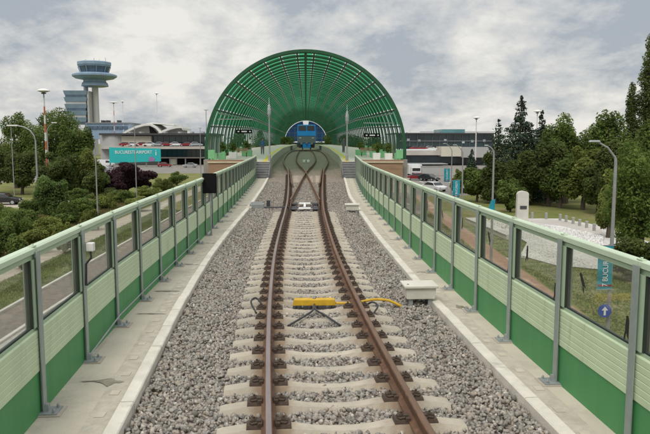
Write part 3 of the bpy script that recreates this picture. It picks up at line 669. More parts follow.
# bird silhouette
BIRD=[(.02,.60),(.10,.56),(.19,.50),(.13,.44),(.15,.28),(.13,.05),(.10,-.15),(.16,-.42),(.10,-.62),(.02,-.40),(-.02,-.18),(-.10,-.30),(-.24,-.44),(-.20,-.12),(-.15,.16),(-.12,.36),(-.06,.50)]
def barrier(fx,sg,base,k0,k1,label,birds):
    root=empty('noise_barrier',(0,0,0),label,'noise barrier','noise barriers beside the track')
    pts=[]
    for k in range(k0,k1+1):
        Y=base+1.68*k; pts.append(Vector((fx(Y),Y,WALK)))
    for i,p in enumerate(pts):
        d=(pts[min(i+1,len(pts)-1)]-pts[max(i-1,0)]).normalized(); ang=math.atan2(d.y,d.x)-pi/2+(0 if sg>0 else pi)
        o=link('post',pm,root,True); o.location=p; o.rotation_euler=(0,0,ang)
        f=link('base_plate',fm,o,True); q=link('mortar_pad',pdm,o,True)
    T=0
    for i in range(len(pts)-1):
        a,b=pts[i],pts[i+1]; d=(b-a).normalized(); out=Vector((d.y,-d.x,0))*sg; up=Vector((0,0,1))
        A=a+out*.068+d*.012; B=b+out*.068-d*.012
        def slab(z0,z1,t,o0=0.,a0=0.,mi=0,mbx=None):
            m=mbx or MB(); c=out*o0
            m.prism([A+d*a0+c-out*t/2+up*z0,B-d*a0+c-out*t/2+up*z0,B-d*a0+c+out*t/2+up*z0,A+d*a0+c+out*t/2+up*z0],up*(z1-z0),mi); return m
        slab(-.02,.465,.07).build('dark_green_panel',darkgreen,root)
        m=MB()   # ribbed pale panel
        prof=[(-.045,.468)]+[q for zc_ in (.54,.61,.68,.75,.82) for q in ((-.045,zc_-.008),(-.0415,zc_-.003),(-.0415,zc_+.003),(-.045,zc_+.008))]+[(-.045,.885),(-.035,.90),(.045,.90),(.045,.468)]
        n=len(prof); vs=[A+out*x+up*z for x,z in prof]+[B+out*x+up*z for x,z in prof]
        m.add(vs,[[j,(j+1)%n,n+(j+1)%n,n+j] for j in range(n)]+[list(range(n)),list(range(n,2*n))]); m.build('pale_green_panel',palegreen2,root)
        fr=MB()
        slab(.902,.935,.05,mbx=fr); slab(1.64,1.685,.05,mbx=fr)
        for e,s in ((A,1),(B,-1)):
            fr.prism([e-out*.045+up*.936,e+d*s*.092-out*.045+up*.936,e+d*s*.092+out*.03+up*.936,e+out*.03+up*.936],up*.703)
        f=fr.build('pane_frame',framem,root)
        gk=MB()
        for e,s in ((A,1),(B,-1)):
            gk.prism([e+d*s*.093-out*.03+up*.936,e+d*s*.118-out*.03+up*.936,e+d*s*.118+out*.02+up*.936,e+d*s*.093+out*.02+up*.936],up*.703)
        gk.prism([A+d*.12-out*.02+up*.9355,B-d*.12-out*.02+up*.9355,B-d*.12+out*.015+up*.9355,A+d*.12+out*.015+up*.9355],up*.016)
        gk.build('gasket',gasket,f)
        gp=slab(.953,1.638,.012,a0=.12).build('glass_pane',pane,root)
        if i in birds:
            for (t,h,sc,rot) in birds[i]:
                c=A+(B-A)*t+up*h-out*.012; bb=MB(); cr,sr=math.cos(rot),math.sin(rot)
                sc*=1.35; bb.prism([c+d*((x*cr-y*sr)*sc)+up*((x*sr+y*cr)*sc) for x,y in BIRD],-out*.002); bb.build('bird_sticker',decal,gp)
    # top cap in one run of rail lengths
    for i in range(len(pts)-1):
        a,b=pts[i],pts[i+1]; d=(b-a).normalized(); out=Vector((d.y,-d.x,0))*sg
        m=MB(); pr=[(-.052,-.066),(.052,-.066),(.052,-.016),(.03,0),(-.04,0),(-.052,-.012)]
        path=[a+out*.07+Vector((0,0,HB))+d*.003,b+out*.07+Vector((0,0,HB))-d*.003]
        m.sweep(pr,path); m.build('top_rail',palegreen,root)
    for i,p in enumerate(pts):
        d=(pts[min(i+1,len(pts)-1)]-pts[max(i-1,0)]).normalized(); out=Vector((d.y,-d.x,0))*sg
        m=MB(); m.box(p+out*.05+Vector((0,0,HB+.006)),(.05,.09,.010),rot=math.atan2(d.y,d.x)-pi/2); m.lathe(p+out*.05+Vector((0,0,HB+.012)),[(.014,0),(.014,.014),(0,.016)],6); m.build('rail_joint',palegreen,root)
    return pts
LP=barrier(XL,-1,6.86,-6,28,'left green noise barrier with glass panes, beside the brown paved footway',{})
RPt=barrier(XRt,1,7.58,-6,28,'right green noise barrier with glass panes, beside the brick path and lawn',{k:[(.12,1.03+.02*(k%3),.16,.15),(.70,1.34-.03*(k%2),.15,-.5 if k%2 else .2)] for k in range(5,15)})
# things fixed to the left barrier
p=LP[6+1]; t=empty('sensor_box',p+Vector((-.02,0,1.45)),'small white sensor box clipped to the second post of the left barrier','sensor box')
b=MB(); b.box(p+Vector((.09,-.01,1.50)),(.095,.09,.11)); b.build('housing',white,t,bevel=.012)
b=MB(); b.tube([p+Vector((.09,-.02,1.44)),p+Vector((.10,-.03,1.36)),p+Vector((.03,-.02,1.28)),p+Vector((.02,-.02,1.0))],.014,6); b.build('cable',rubber,t)
cp=[]
for i in range(7,14): q=LP[i]; cp.append(q+Vector((.03,-.02,.17 if i>7 else .08)))
b=MB(); b.tube([LP[7]+Vector((.06,.12,.06))]+cp,.011,8); tag(b.build('cable_conduit',galv),'thin grey conduit running along the foot of the left barrier','conduit')
p=aty(206,183,LP[6+8].y); t=empty('signal_board',(p.x+.06,p.y-.1,WALK),'black square board on a thin bracket in front of the left barrier','signal board')
b=MB(); b.box((p.x+.12,p.y-.12,p.z),(.42,.06,.60)); b.build('board',black,t,bevel=.02)
b=MB(); b.bar((p.x+.14,p.y-.06,WALK),(p.x+.14,p.y-.06,p.z+.2),.045); b.build('bracket',galv,t)
b=MB(); b.box((p.x+.12,p.y-.158,p.z),(.36,.015,.54)); b.build('face_plate',black,t)

# ------------------------------------------------------------------ station
PZ=lambda Y: RZ(Y)+.88
for sg,l in ((-1,'left'),(1,'right')):
    t=empty('platform_steps',(sg*3.5,53.3,WALK),'dark concrete steps climbing to the %s platform'%l,'steps','steps at the platform ends')
    n=6; b=MB(); nz=MB(); h=(PZ(54.3)-WALK)/n
    for i in range(n):
        y=52.5+.3*i; b.box((sg*3.5,(y+54.3)/2,WALK+h*(i+.5)-.012),(1.12,54.3-y,h-.03)); nz.box((sg*3.5,y+.10,WALK+h*(i+1)-.014),(1.12,.18,.022))
    b.build('flight',stepm,t); nz.build('nosing',treadm,t)
    for e in (.6,-.6):
        b=MB(); x=sg*3.5+e; b.prism([(x-.03,52.4,WALK),(x-.03,54.25,WALK),(x-.03,54.25,PZ(54)+.02),(x-.03,52.4,WALK+.25)],(.06,0,0)); b.build('side_wall',stepm,t)
    t=empty('platform',(sg*6,57,4.5),'%s station platform with a tan edge and pale paving'%l,'platform','station platforms')
    Yp=frange(54.3,262,2.5)
    pe=lambda Y:sg*PE(Y); ou=lambda Y: sg*(4.15 if Y<57 else 8.25)
    b=MB(); Y1=frange(57,262,2.5); b.strip(lambda Y:sg*(PE(Y)+.55),lambda Y:sg*8.25,PZ,Y1); b.strip(lambda Y:sg*(PE(Y)+.55),lambda Y:sg*4.15,PZ,frange(54.3,57,.9)); b.build('paving',tan,t)
    b=MB(); b.strip(pe,lambda Y:sg*(PE(Y)+.546),lambda Y:PZ(Y)+.004,Yp); b.build('edge_coping',coping,t)
    b=MB(); b.strip(lambda Y:sg*(PE(Y)+.30),lambda Y:sg*(PE(Y)+.60),lambda Y:PZ(Y)+.010,Yp); b.build('yellow_line',yellowp,t)
    b=MB(); b.sweep([(-.04,-1.5),(.04,-1.5),(.04,-.02),(-.04,-.02)],[(sg*(PE(Y)+.06),Y,PZ(Y)) for Y in Yp]); b.build('edge_wall',trough,t)
    b=MB(); b.box((sg*6.2,57.05,5.32),(4.1,.1,1.55)); b.build('timber_front',brown,t)
    b=MB(); b.box((sg*6.2,57.0,PZ(57)-.03),(4.2,.16,.13)); b.build('front_coping',coping,t)
    b=MB(); b.box((sg*3.55,54.37,5.4),(1.2,.1,1.2)); b.build('end_wall',stepm,t)
sv=empty('station_viaduct',(0,160,0),'concrete deck on piers carrying the covered station','viaduct')
b=MB(); b.box((0,160,3.9),(17.6,206,1.2)); b.build('deck',concrete,sv)
for Y in range(62,262,25):
    for x in (-5,5): b=MB(); b.box((x,Y,1.65),(1.4,1.4,3.3)); b.build('pier',concrete,sv)

RR=8.5; ZC=lambda Y: 6.72+rise(Y)-rise(58)
hall=empty('station_roof',(0,58,4.5),'long green barrel vaulted station roof of steel arches and translucent panels','station roof')
def arcpts(r,Y,a0,a1,n): return [(r*math.cos(a0+(a1-a0)*i/n),Y,ZC(Y)+r*math.sin(a0+(a1-a0)*i/n)) for i in range(n+1)]
NB=68; BAY=3.05
def arch(Y,rin,rout,w,nm):
    b=MB(); n=56; zf=6.12+rise(Y)-rise(58)
    def ring(r):
        return [(r,Y,zf)]+arcpts(r,Y,0,pi,n)+[(-r,Y,zf)]
    A=ring(rin);B=ring(rout); vs=[]
    for p,q in zip(A,B): vs+= [(p[0],Y-w/2,p[2]),(q[0],Y-w/2,q[2]),(q[0],Y+w/2,q[2]),(p[0],Y+w/2,p[2])]
    fs=[]
    for i in range(len(A)-1):
        for k in range(4): fs.append((4*i+k,4*i+(k+1)%4,4*i+4+(k+1)%4,4*i+4+k))
    e=4*(len(A)-1); fs+=[(0,1,2,3),(e,e+1,e+2,e+3)]
    b.add(vs,fs); return b.build(nm,roofgreen,hall)
arch(58.0,RR-.08,RR+.17,.26,'front_arch')
for i in range(1,NB+1): arch(58+BAY*i,RR-.07,RR+.06,.12,'arch')
for i in range(30): arch(58+BAY*(i+.55),RR+.02,RR+.10,.07,'minor_rib')
for i in range(NB):
    Y=58+BAY*i; b=MB(); cpn=MB()
    for j in range(15):      # one sheet between each pair of purlins, lengths vary a little
        a0,a1=R(15+10*j+.9),R(25+10*j-.9); crown=j in (6,7,8)
        ya,yb=Y+.70+random.uniform(-.25,.3),Y+BAY-.34+random.uniform(-.2,.2); n=4
        A=arcpts(RR+.26,ya,a0,a1,n); B=arcpts(RR+.14,yb,a0,a1,n)
        (cpn if (j in (7,) or (j in (6,8) and i>22)) else b).add(A+B,[(k,k+1,n+2+k,n+1+k) for k in range(n)])
    q=b.build('roof_panel',greenp,hall,smooth=True); cpn.build('crown_panel',greenc,hall,smooth=True)
for k in range(17):
    a=R(5+10*(k+1)) if k<16 else R(90); b=MB(); b.tube([(RR*.995*math.cos(a),Y,ZC(Y)+RR*.995*math.sin(a)) for Y in frange(58.2,58+BAY*NB,6)],.075 if k!=16 else .12,6); b.build('purlin',roofgreen,hall)
for a in (R(24),R(156)):
    b=MB(); b.tube([((RR-.35)*math.cos(a),Y,ZC(Y)+(RR-.35)*math.sin(a)) for Y in frange(58.4,58+BAY*NB,6)],.06,6); b.build('service_rail',galv,hall)
for s in (-1,1):
    b=MB(); b.box((s*(RR+.0),58,5.2),(.5,.6,1.78)); b.build('concrete_foot',footgrey,hall,bevel=.03)
    b=MB(); b.bar((s*(RR-.65),57.7,4.5),(s*(RR-.4),57.85,6.35),.24,.2); b.box((s*(RR-.42),57.9,6.55),(.55,.4,.75)); b.build('foot_bracket',footgreen,hall)
    for i in range(1,14):
        if i%2: b=MB(); b.box((s*(RR-.3),58+BAY*i,PZ(58+BAY*i)+.3),(.3,.3,.6)); b.build('foot_bracket',footgreen,hall)
# glazed end wall of the hall
ye=58+BAY*NB+.3; ew=empty('end_glass_wall',(0,ye,5.5),'blue tinted glass wall closing the far end of the station hall','glass wall')
b=MB(); n=24; zc=ZC(ye)
pts=[((RR-.25)*math.cos(R(2)+(pi-R(4))*i/n),ye,zc+(RR-.25)*math.sin(R(2)+(pi-R(4))*i/n)) for i in range(n+1)]
b.prism([(x,y,min(z,zc+6.2)) for x,y,z in pts],(0,.04,0))
for sx_ in (-1,1):
    arc=[((RR-.25)*math.cos(q),(RR-.25)*math.sin(q)) for q in [R(47.2)+(R(82)-R(47.2))*i/8 for i in range(9)]]
    b.prism([(sx_*x,ye,zc+z) for x,z in arc]+[(sx_*.9,ye,zc+6.2)],(0,.04,0))
b.build('glazing',endglass,ew)
for z in (1.6,3.6,5.6):
    hw=math.sqrt(max(.1,(RR-.25)**2-z*z)); b=MB(); b.box((0,ye-.1,zc+z),(2*hw,.12,.14)); b.build('mullion',traingrey,ew)
for x in (-6.4,-4.3,-2.15,2.15,4.3,6.4):
    hz=min(6.3,math.sqrt((RR-.25)**2-x*x)); b=MB(); b.box((x,ye-.2,zc+hz/2),(.12,.1,hz)); b.build('mullion',traingrey,ew)
b=MB(); b.box((0,ye+.3,zc-1.2),(16,.3,2.2)); b.build('lower_wall',darksteel,ew)
# lamp columns at the platform ends
for sg,px,ptop,l in ((-1,269.5,97,'left'),(1,347,104,'right')):
    q=aty(px,150,58.6); z0=PZ(58.6); top=aty(px,ptop,58.6).z; h=top-z0
    t=empty('lamp_column',(q.x,58.6,z0),'tall grey lamp column with a spindle head on the %s platform end'%l,'lamp column','lamp columns on the platforms')
    b=MB(); b.lathe((q.x,58.6,z0),[(.12,0),(.12,.5),(.075,.55),(.06,h-1.75)],12); b.build('pole',lampm,t,smooth=False)
    b=MB(); b.lathe((q.x,58.6,z0),[(.07,h-1.75),(.16,h-1.45),(.17,h-1.1),(.11,h-.75),(.045,h-.6),(.03,h-.1),(.0,h)],12); b.build('lamp_head',galv,t)
# hanging displays
for px,py,l in ((244,131.5,'left'),(372,135.2,'right')):
    q=aty(px,py,62); t=empty('information_display',(q.x,62,q.z),'black hanging display with white symbols over the %s platform'%l,'display','hanging displays over the platforms')
    b=MB(); b.box((q.x,62,q.z),(1.5,.14,.34)); b.build('display_case',black,t,bevel=.02)
    b=MB()
    for x,w in ((-.5,.16),(.02,.5),(.55,.14)): b.box((q.x+x,61.92,q.z),(w,.01,.10))
    b.build('white_symbol',whitelet,t)
    for x in (-.6,.6): b=MB(); b.bar((q.x+x,62,q.z+.17),(q.x+x,62,q.z+1.1),.04); b.build('hanger',roofgreen,t)
    b=MB(); s=-1 if px<306 else 1; b.bar((q.x-s*.8,62,q.z+1.12),(s*8.1,62,q.z+1.12),.08); b.build('hanger_beam',galv,t)

# ------------------------------------------------------------------ foliage
def leaves(blobs,n,smin,smax,m,name,shell=.55,flat=.0,droop=0.):
    C=np.array([b[0] for b in blobs],float); Rr=np.array([b[1] for b in blobs],float)
    w=(Rr.prod(1))**(2/3); w/=w.sum(); idx=RNG.choice(len(blobs),n,p=w)
    dv=RNG.normal(size=(n,3)); dv/=np.linalg.norm(dv,axis=1,keepdims=True)
    rad=shell+(1.08-shell)*RNG.random(n)**.7+np.maximum(0,RNG.normal(size=n)-1.4)*.12; fill=RNG.random(n)<.12; rad[fill]*=RNG.random(fill.sum())
    p=C[idx]+dv*rad[:,None]*Rr[idx]
    nr=dv+RNG.normal(size=(n,3))*.75; nr[:,2]+=.65; nr/=np.linalg.norm(nr,axis=1,keepdims=True)
    a=np.cross(nr,RNG.normal(size=(n,3))); a/=np.linalg.norm(a,axis=1,keepdims=True)+1e-9; b=np.cross(nr,a)
    s=RNG.uniform(smin,smax,n)[:,None]; asp=RNG.uniform(.45,.8,n)[:,None]
    V=np.stack([p-a*s,p-b*s*asp+nr*s*.15,p+a*s,p+b*s*asp+nr*s*.15],1).reshape(-1,3)
    V[:,2]=np.maximum(V[:,2],.02)
    Fc=np.arange(4*n).reshape(n,4)
    return fastmesh(name,V,Fc,m)
def crown_blobs(c,r,nb,rs,seed):
    rg=np.random.default_rng(seed); out=[(c,[x*.62 for x in r])]
    for i in range(nb):
        d=rg.normal(size=3); d/=np.linalg.norm(d); d[2]=d[2]*.9+.08
        k=rg.uniform(.5,.93); s=rg.uniform(rs*.55,rs*1.25)*(1.25-.5*k)
        out.append(((c[0]+d[0]*r[0]*k,c[1]+d[1]*r[1]*k,c[2]+d[2]*r[2]*k),(r[0]*s,r[1]*s,r[2]*s*.85)))
    return out
SEED=[100]
def tree(px,Y,top,wpx,kind,label,group,n=3800,base=.22,shape='broad',leaf=(.16,.34),name=None,nb=16,rs=.36,cat='tree',dx=0.):
    SEED[0]+=1; q=aty(px,150,Y); X=q.x; H=aty(px,top,Y).z; w=wpx*Y/F/2
    name=name or {'broad':'leafy_tree','conifer':'conifer_tree','poplar':'poplar_tree','bush':'bush','plum':'plum_tree'}[shape]
    t=empty(name,(X,Y,0),label,cat,group)
    if shape in('broad','plum','poplar'):
        zb=H*base; c=(X,Y,(H+zb)/2); r=(w,w*.9,(H-zb)/2)
        bl=crown_blobs(c,r,nb,rs,SEED[0])
        if shape=='poplar': bl=[((X+random.uniform(-.2,.2)*w,Y+random.uniform(-.2,.2)*w,zb+(H-zb)*(i+.5)/nb),(w*(.55+.45*math.sin(pi*min(1,(i+1)/nb*1.0)**.8))*random.uniform(.75,1.1),w*.8,(H-zb)/nb*1.1)) for i in range(nb)]
    elif shape=='conifer':
        bl=[]; rg=np.random.default_rng(SEED[0]); lv=20; zlo=min(.3,.25)
        for i in range(lv):
            f=i/(lv-1); z=H*(.06+.93*f); rr=w*(1-f)**.8*rg.uniform(.72,1.25)*1.12+.08
            for j in range(9 if f<.8 else 5):
                a=rg.uniform(0,2*pi); k=rr*rg.uniform(.35,.75); bl.append(((X+math.cos(a)*k,Y+math.sin(a)*k,z-k*.12),(rr*.36+.14,rr*.36+.14,H*.020+.10)))
    else:
        c=(X,Y,H*.48); r=(w,w*.8,H*.55); bl=crown_blobs(c,r,nb,rs,SEED[0])
    me=leaves(bl,int(n*2.3),leaf[0]*.62,leaf[1]*.62,LEAF[kind],'crown'); o=link('crown' if shape!='bush' else 'foliage',me,t); 
    b=MB(); tr=max(.10,.028*H) 
    if shape!='bush':
        top_=H*(.9 if shape=='conifer' else .72)
        b.tube([(X,Y,-.05),(X+.05*w,Y,H*.3),(X-.03*w,Y+.02*w,H*.55),(X,Y,top_)],[tr*1.25,tr*.85,tr*.55,tr*.15],9)
        if shape!='conifer':
            for i in range(6):
                a=i*1.05+SEED[0]; z=H*(.28+.07*i); b.tube([(X,Y,z),(X+math.cos(a)*w*.3,Y+math.sin(a)*w*.3,z+H*.10),(X+math.cos(a)*w*.62,Y+math.sin(a)*w*.62,z+H*.2)],[tr*.45,tr*.3,tr*.1],6)
        b.build('trunk',bark,t)
    else:
        for i in range(5):
            a=i*1.3; b.tube([(X,Y,-.02),(X+math.cos(a)*w*.25,Y+math.sin(a)*w*.25,H*.35),(X+math.cos(a)*w*.5,Y+math.sin(a)*w*.5,H*.7)],[.05,.035,.015],5)
        b.build('stems',bark,t)
    return t
GR='trees behind the memorial plaza'; GL='trees beside the left car park'
tree(520,84,97,56,'needle','dark spiky conifer rising highest left of the memorial trees',GR,5200,shape='conifer',leaf=(.14,.34))
tree(541,88,112,34,'needle','narrower dark conifer just right of the tallest conifer',GR,3400,shape='conifer',leaf=(.14,.34))
tree(498,92,120,40,'needle','low dark conifer left of the tallest conifer',GR,2600,shape='conifer',leaf=(.14,.32))
tree(472,100,150,20,'needle','small dark conifer beside the terminal grey wall',GR,1600,shape='conifer',leaf=(.12,.3))
tree(548,86,124,40,'dark','dark rounded tree filling the gap right of the narrower conifer',GR,4800,base=.05)
tree(567,82,116,48,'mid','rounded mid green tree between the conifers and the domed tree',GR,5200,base=.05)
tree(606,80,104,56,'mid','tall domed green tree topping the right tree line',GR,7000,base=.05,nb=20)
tree(630,92,87,13,'dark','short slim poplar beside the tall poplar',GR,2600,shape='poplar',base=.1,nb=12,leaf=(.14,.3))
tree(648,92,36,30,'dark','very tall slim poplar at the right edge',GR,7000,shape='poplar',base=.08,nb=16,leaf=(.16,.34))
tree(550,78,138,44,'dark','dark green tree directly behind the stone stele',GR,5000,base=.03)
tree(585,74,138,50,'olive','brownish olive tree behind the bollard row',GR,5600,base=.03)
tree(562,76,150,40,'mid','low green tree between the stele and the olive tree',GR,4200,base=.03)
tree(600,70,163,44,'dark','dark tree with a low skirt behind the white gravel bed',GR,5000,base=.03)
tree(622,66,128,52,'dark','large dark tree behind the curved street lamp',GR,6500,base=.03)
tree(525,80,148,40,'dark','dark tree to the left of the stone stele',GR,4600,base=.03)
tree(497,82,152,34,'dark','dark bushy tree behind the second street lamp',GR,4200,base=.03)
tree(478,84,163,34,'mid','green bushy tree between two cyan banners',GR,3800,base=.03)
tree(512,72,178,30,'mid','low green shrub tree close to the stele on its left',GR,3000,base=.03)
tree(458,98,168,16,'olive','small yellowish shrub beside the far cyan banner',GR,1400,base=.03,shape='bush',cat='shrub')
tree(644,40,138,78,'bright','bright yellow green tree nearest the viaduct on the right',GR,8000,base=.06,leaf=(.09,.2),nb=34,rs=.32)
tree(612,52,172,34,'olive','olive green tree between the street lamp and the bright tree',GR,4200,base=.03,leaf=(.11,.24))
tree(662,58,95,50,'mid','green tree below the tall poplar at the right edge',GR,6000,base=.03)
tree(640,36,236,62,'dark','dark shrub at the foot of the bright tree behind the nearest lamp',GR,3600,shape='bush',cat='shrub',leaf=(.08,.18))
# trees seen through the open sides of the station
for px,Y,top,w,k,l in ((236,135,128,24,'dark','dark tree seen through the left side of the station hall near its front'),(262,170,131,26,'dark','dark tree seen through the left side of the hall beyond the display'),(283,225,133,22,'mid','green tree far along the left side of the hall'),(352,165,131,26,'dark','dark tree seen through the right side of the hall beyond the lamp column'),(330,225,134,22,'mid','green tree far along the right side of the hall'),(376,138,133,22,'dark','dark tree seen through the right side of the hall behind the display')):
    tree(px,Y,top,w,k,l,'trees beside the station hall',2600,base=.1,leaf=(.2,.42))
tree(15,112,106,38,'mid','leafy tree with a pointed top at the far left',GL,5200,base=.02)
tree(52,112,104,62,'mid','largest rounded tree behind the red and white mast',GL,8500,base=.02,nb=22)
tree(78,108,117,34,'mid','rounded tree below the control tower',GL,4800,base=.02)
tree(-8,100,128,44,'dark','dark tree cut off by the left edge',GL,4200,base=.02)
tree(20,98,145,44,'dark','dark low tree behind the curved left street lamp',GL,5000,base=.02)
tree(60,96,148,46,'dark','dark low tree in front of the largest left tree',GL,5200,base=.02)
tree(88,100,148,30,'olive','olive tree at the right end of the left tree group',GL,3600,base=.02)
tree(126,98,160,56,'plum','dark purple plum tree in front of the turquoise billboard',GL,7000,base=.02,shape='plum')
tree(108,92,172,30,'plum','smaller dark purple shrub tree left of the plum tree',GL,2600,base=.02,shape='plum')
tree(93,90,165,28,'dark','dark green tree between the parked vans and the thin pole',GL,3400,base=.02)
tree(50,64,172,34,'blue','small light green tree standing alone near the parked black car',GL,4200,base=.02,leaf=(.10,.22),nb=20)
BU='bushes along the left verge'
bl_=[(12,52,207,44,'mid','broad green bush at the left edge below the parked black car'),(44,50,214,34,'olive','olive green bush left of the footpath'),(-6,44,222,40,'mid','green bush cut off by the left edge, nearest the barrier'),(28,46,226,30,'olive','low olive bush in front of the broad left bush'),
 (66,62,203,26,'mid','green bush right of the small light green tree'),(84,72,196,26,'mid','low green bush under the dark trees left of the thin pole'),(104,76,193,26,'olive','low olive bush right of the thin pole'),(122,84,190,30,'mid','green bush below the plum tree'),(146,92,186,28,'olive','yellowish bush right of the plum tree'),(30,66,195,28,'mid','green bush behind the small light green tree'),(8,70,196,14,'mid','small bush in front of the black car')]
bl_=bl_[:-1]+[(-4,60,203,34,'olive','olive bush at the far left in front of the black car'),(26,58,209,30,'mid','rounded green bush below the black car'),(58,56,211,24,'mid','green bush at the foot of the light green tree'),(60,46,222,22,'olive','small olive bush close to the footpath'),(16,40,232,26,'mid','small green bush by the footpath at the far left'),
 (78,84,188,26,'mid','green bush between the light green tree and the dark trees'),(112,88,188,24,'dark','dark bush under the plum tree'),(88,58,206,22,'olive','olive bush left of the thin pole foot'),(134,74,196,26,'olive','olive bush on the verge right of the slim pole'),(162,104,178,22,'olive','yellowish bush near the car park edge'),(176,118,172,20,'mid','green bush on the car park edge left of the station')]
for a in bl_: tree(*a[:5],a[5],BU,3000,shape='bush',leaf=(.07,.17),cat='bush',nb=18)
fb=[]
for (x0,x1,y,h) in ((62,250,122,11),(58,300,330,9),(-330,-150,330,10),(-260,-70,150,9),(-150,-20,520,13),(20,150,540,13)):
    for k in range(34):
        x=x0+(x1-x0)*(k+random.random())/34; hh=h*random.uniform(.6,1.15); fb.append(((x,y+random.uniform(-8,8),hh*.45),((x1-x0)/34*1.2,5,hh*.6)))
tag(link('far_treeline',leaves(fb,70000,.25,.6,LEAF['dark'],'far_treeline')),'far off line of trees on the horizon','trees',kind='stuff')
# rough grass blades near the paths: one ground cover
def grass_patch(name,fl,fr,y0,y1,n,h,m):
    yy=RNG.uniform(y0,y1,n); l=np.array([fl(v) for v in yy]); r=np.array([fr(v) for v in yy]); x=l+(r-l)*RNG.random(n)
    a=RNG.uniform(0,2*pi,n); hh=h*RNG.uniform(.4,1.3,n); dx=np.cos(a)*.03; dy=np.sin(a)*.03; lx=RNG.normal(size=n)*.08; ly=RNG.normal(size=n)*.08
    V=np.stack([np.stack([x-dx,yy-dy,0*x],1),np.stack([x+dx,yy+dy,0*x],1),np.stack([x+lx,yy+ly,hh],1)],1).reshape(-1,3)
    return tag(link(name,fastmesh(name,V,np.arange(3*n).reshape(n,3),m)),'rough grass growing beside the '+('left' if fl(30)<0 else 'right')+' path','grass',kind='stuff')
grass_patch('grass',K(-16.6),K(-13.75),12,75,26000,.13,LEAF['bright'])
grass_patch('rough_grass',K(-30),K(-18.8),22,85,46000,.26,LEAF['straw'])
grass_patch('lawn_grass',lambda Y:rp_(Y)+.9,lambda Y:rp_(Y)+5.5,14,60,22000,.08,LEAF['bright'])
grass_patch('verge_grass',lambda Y:rp_(Y)-2.6,lambda Y:rp_(Y)-.8,14,70,12000,.14,LEAF['olive'])

# ------------------------------------------------------------------ street lamps, masts, banners
LG='street lamps along the right path'
def lamp_r(px,ptop,Y,hx,hy,label,base=None,group=LG):
    q=aty(px,ptop,Y); X=q.x; H=q.z; hd=aty(hx,hy,Y)
    t=empty('street_lamp',(X,Y,0),label,'street lamp',group)
    b=MB(); b.tube([(X,Y,0),(X,Y,H*.25),(X,Y,H*.97),(X-.02,Y,H)],[.085,.075,.05,.045],10); b.build('pole',lampm,t)
    b=MB(); b.tube([(X-.02,Y,H),(X+(hd.x-X)*.35,Y,H+(hd.z-H)*.62),(X+(hd.x-X)*.8,Y,hd.z)],[.04,.035,.03],8); b.build('arm',lampm,t)
    b=MB(); b.box((hd.x+(X-hd.x)*.1,Y,hd.z+.01),(abs(X-hd.x)*.45,.16,.07),taper=.8); b.build('lamp_head',galv,t,bevel=.015)
    b=MB(); b.box((X,Y,.04),(.3,.3,.08)); b.build('base_plate',lampm,t)
    return X,H
lamp_r(616,158,22.0,592,141.5,'tall bent street lamp nearest the viaduct, carrying a blue arrow sign')
lamp_r(494,151,38,485.5,145.5,'second street lamp along the right path, in front of the dark trees')
lamp_r(463,152,57.5,454,145,'third street lamp, beside the upright cyan banner')
lamp_r(452,150,82,444,143.5,'farthest street lamp, beside the terminal cream panel')
def banner(Xp,Y,z0,z1,w,label,words=True,folded=False):
    t=empty('pole_banner',(Xp,Y,z0),label,'banner','cyan banners on the street lamps')
    zc=(z0+z1)/2; h=z1-z0; x=Xp-w/2-.08
    if folded:
        b=MB(); b.prism([(x+w,Y-.01,z1),(x+w*.55,Y-.01,z1-.1),(x+w*.2,Y-.05,z0),(x+w*.95,Y-.02,z0)],(0,.03,0)); b.build('fabric',cyan,t); return
    b=MB(); n=10
    for i in range(n+1):
        zz=z0+h*i/n; wv=.018*math.sin(i*1.3)
        b.v+= [(x-w/2,Y+wv,zz),(x+w/2,Y-.2*wv,zz),(x+w/2,Y-.2*wv+.008,zz),(x-w/2,Y+wv+.008,zz)]
    for i in range(n):
        for k in range(4): b.f.append([4*i+k,4*i+(k+1)%4,4*i+4+(k+1)%4,4*i+4+k]); b.m.append(0)
    b.build('fabric',cyan,t)
    for z in (z0,z1): b=MB(); b.bar((x-w/2-.02,Y,z),(Xp,Y,z),.025); b.build('bracket',lampm,t)
    b=MB(); b.box((x,Y-.035,z0+h*.10),(w*.97,.004,h*.035)); b.build('stripe',lightred,t)
    if words: text('7 BUCURESTI',h*.17,whitelet,t,Matrix.Translation((x-Xp+w*.02,-.035,h*.5))@Matrix.Rotation(pi/2,4,'X')@Matrix.Rotation(pi/2,4,'Z'),sx=.85)
L1=aty(611,244,22.0); zb0=aty(601,289,22.0).z; banner(aty(613,265,22).x+.02,21.9,zb0,aty(601,245,22).z,.5,'cyan banner with white vertical lettering on the nearest street lamp')
q=aty(490,205,37.9); banner(q.x+.1,37.9,aty(488,212,37.9).z,aty(488,199,37.9).z,.55,'furled cyan banner on the second street lamp',False,True)
q=aty(460.5,190,57.4); banner(q.x+.02,57.4,aty(456,197.5,57.4).z,aty(456,180,57.4).z,.62,'bright cyan banner on the third street lamp')
q=aty(450.5,175,81.9); banner(q.x,81.9,aty(447,182,81.9).z,aty(447,168.5,81.9).z,.72,'small cyan banner on the farthest street lamp')
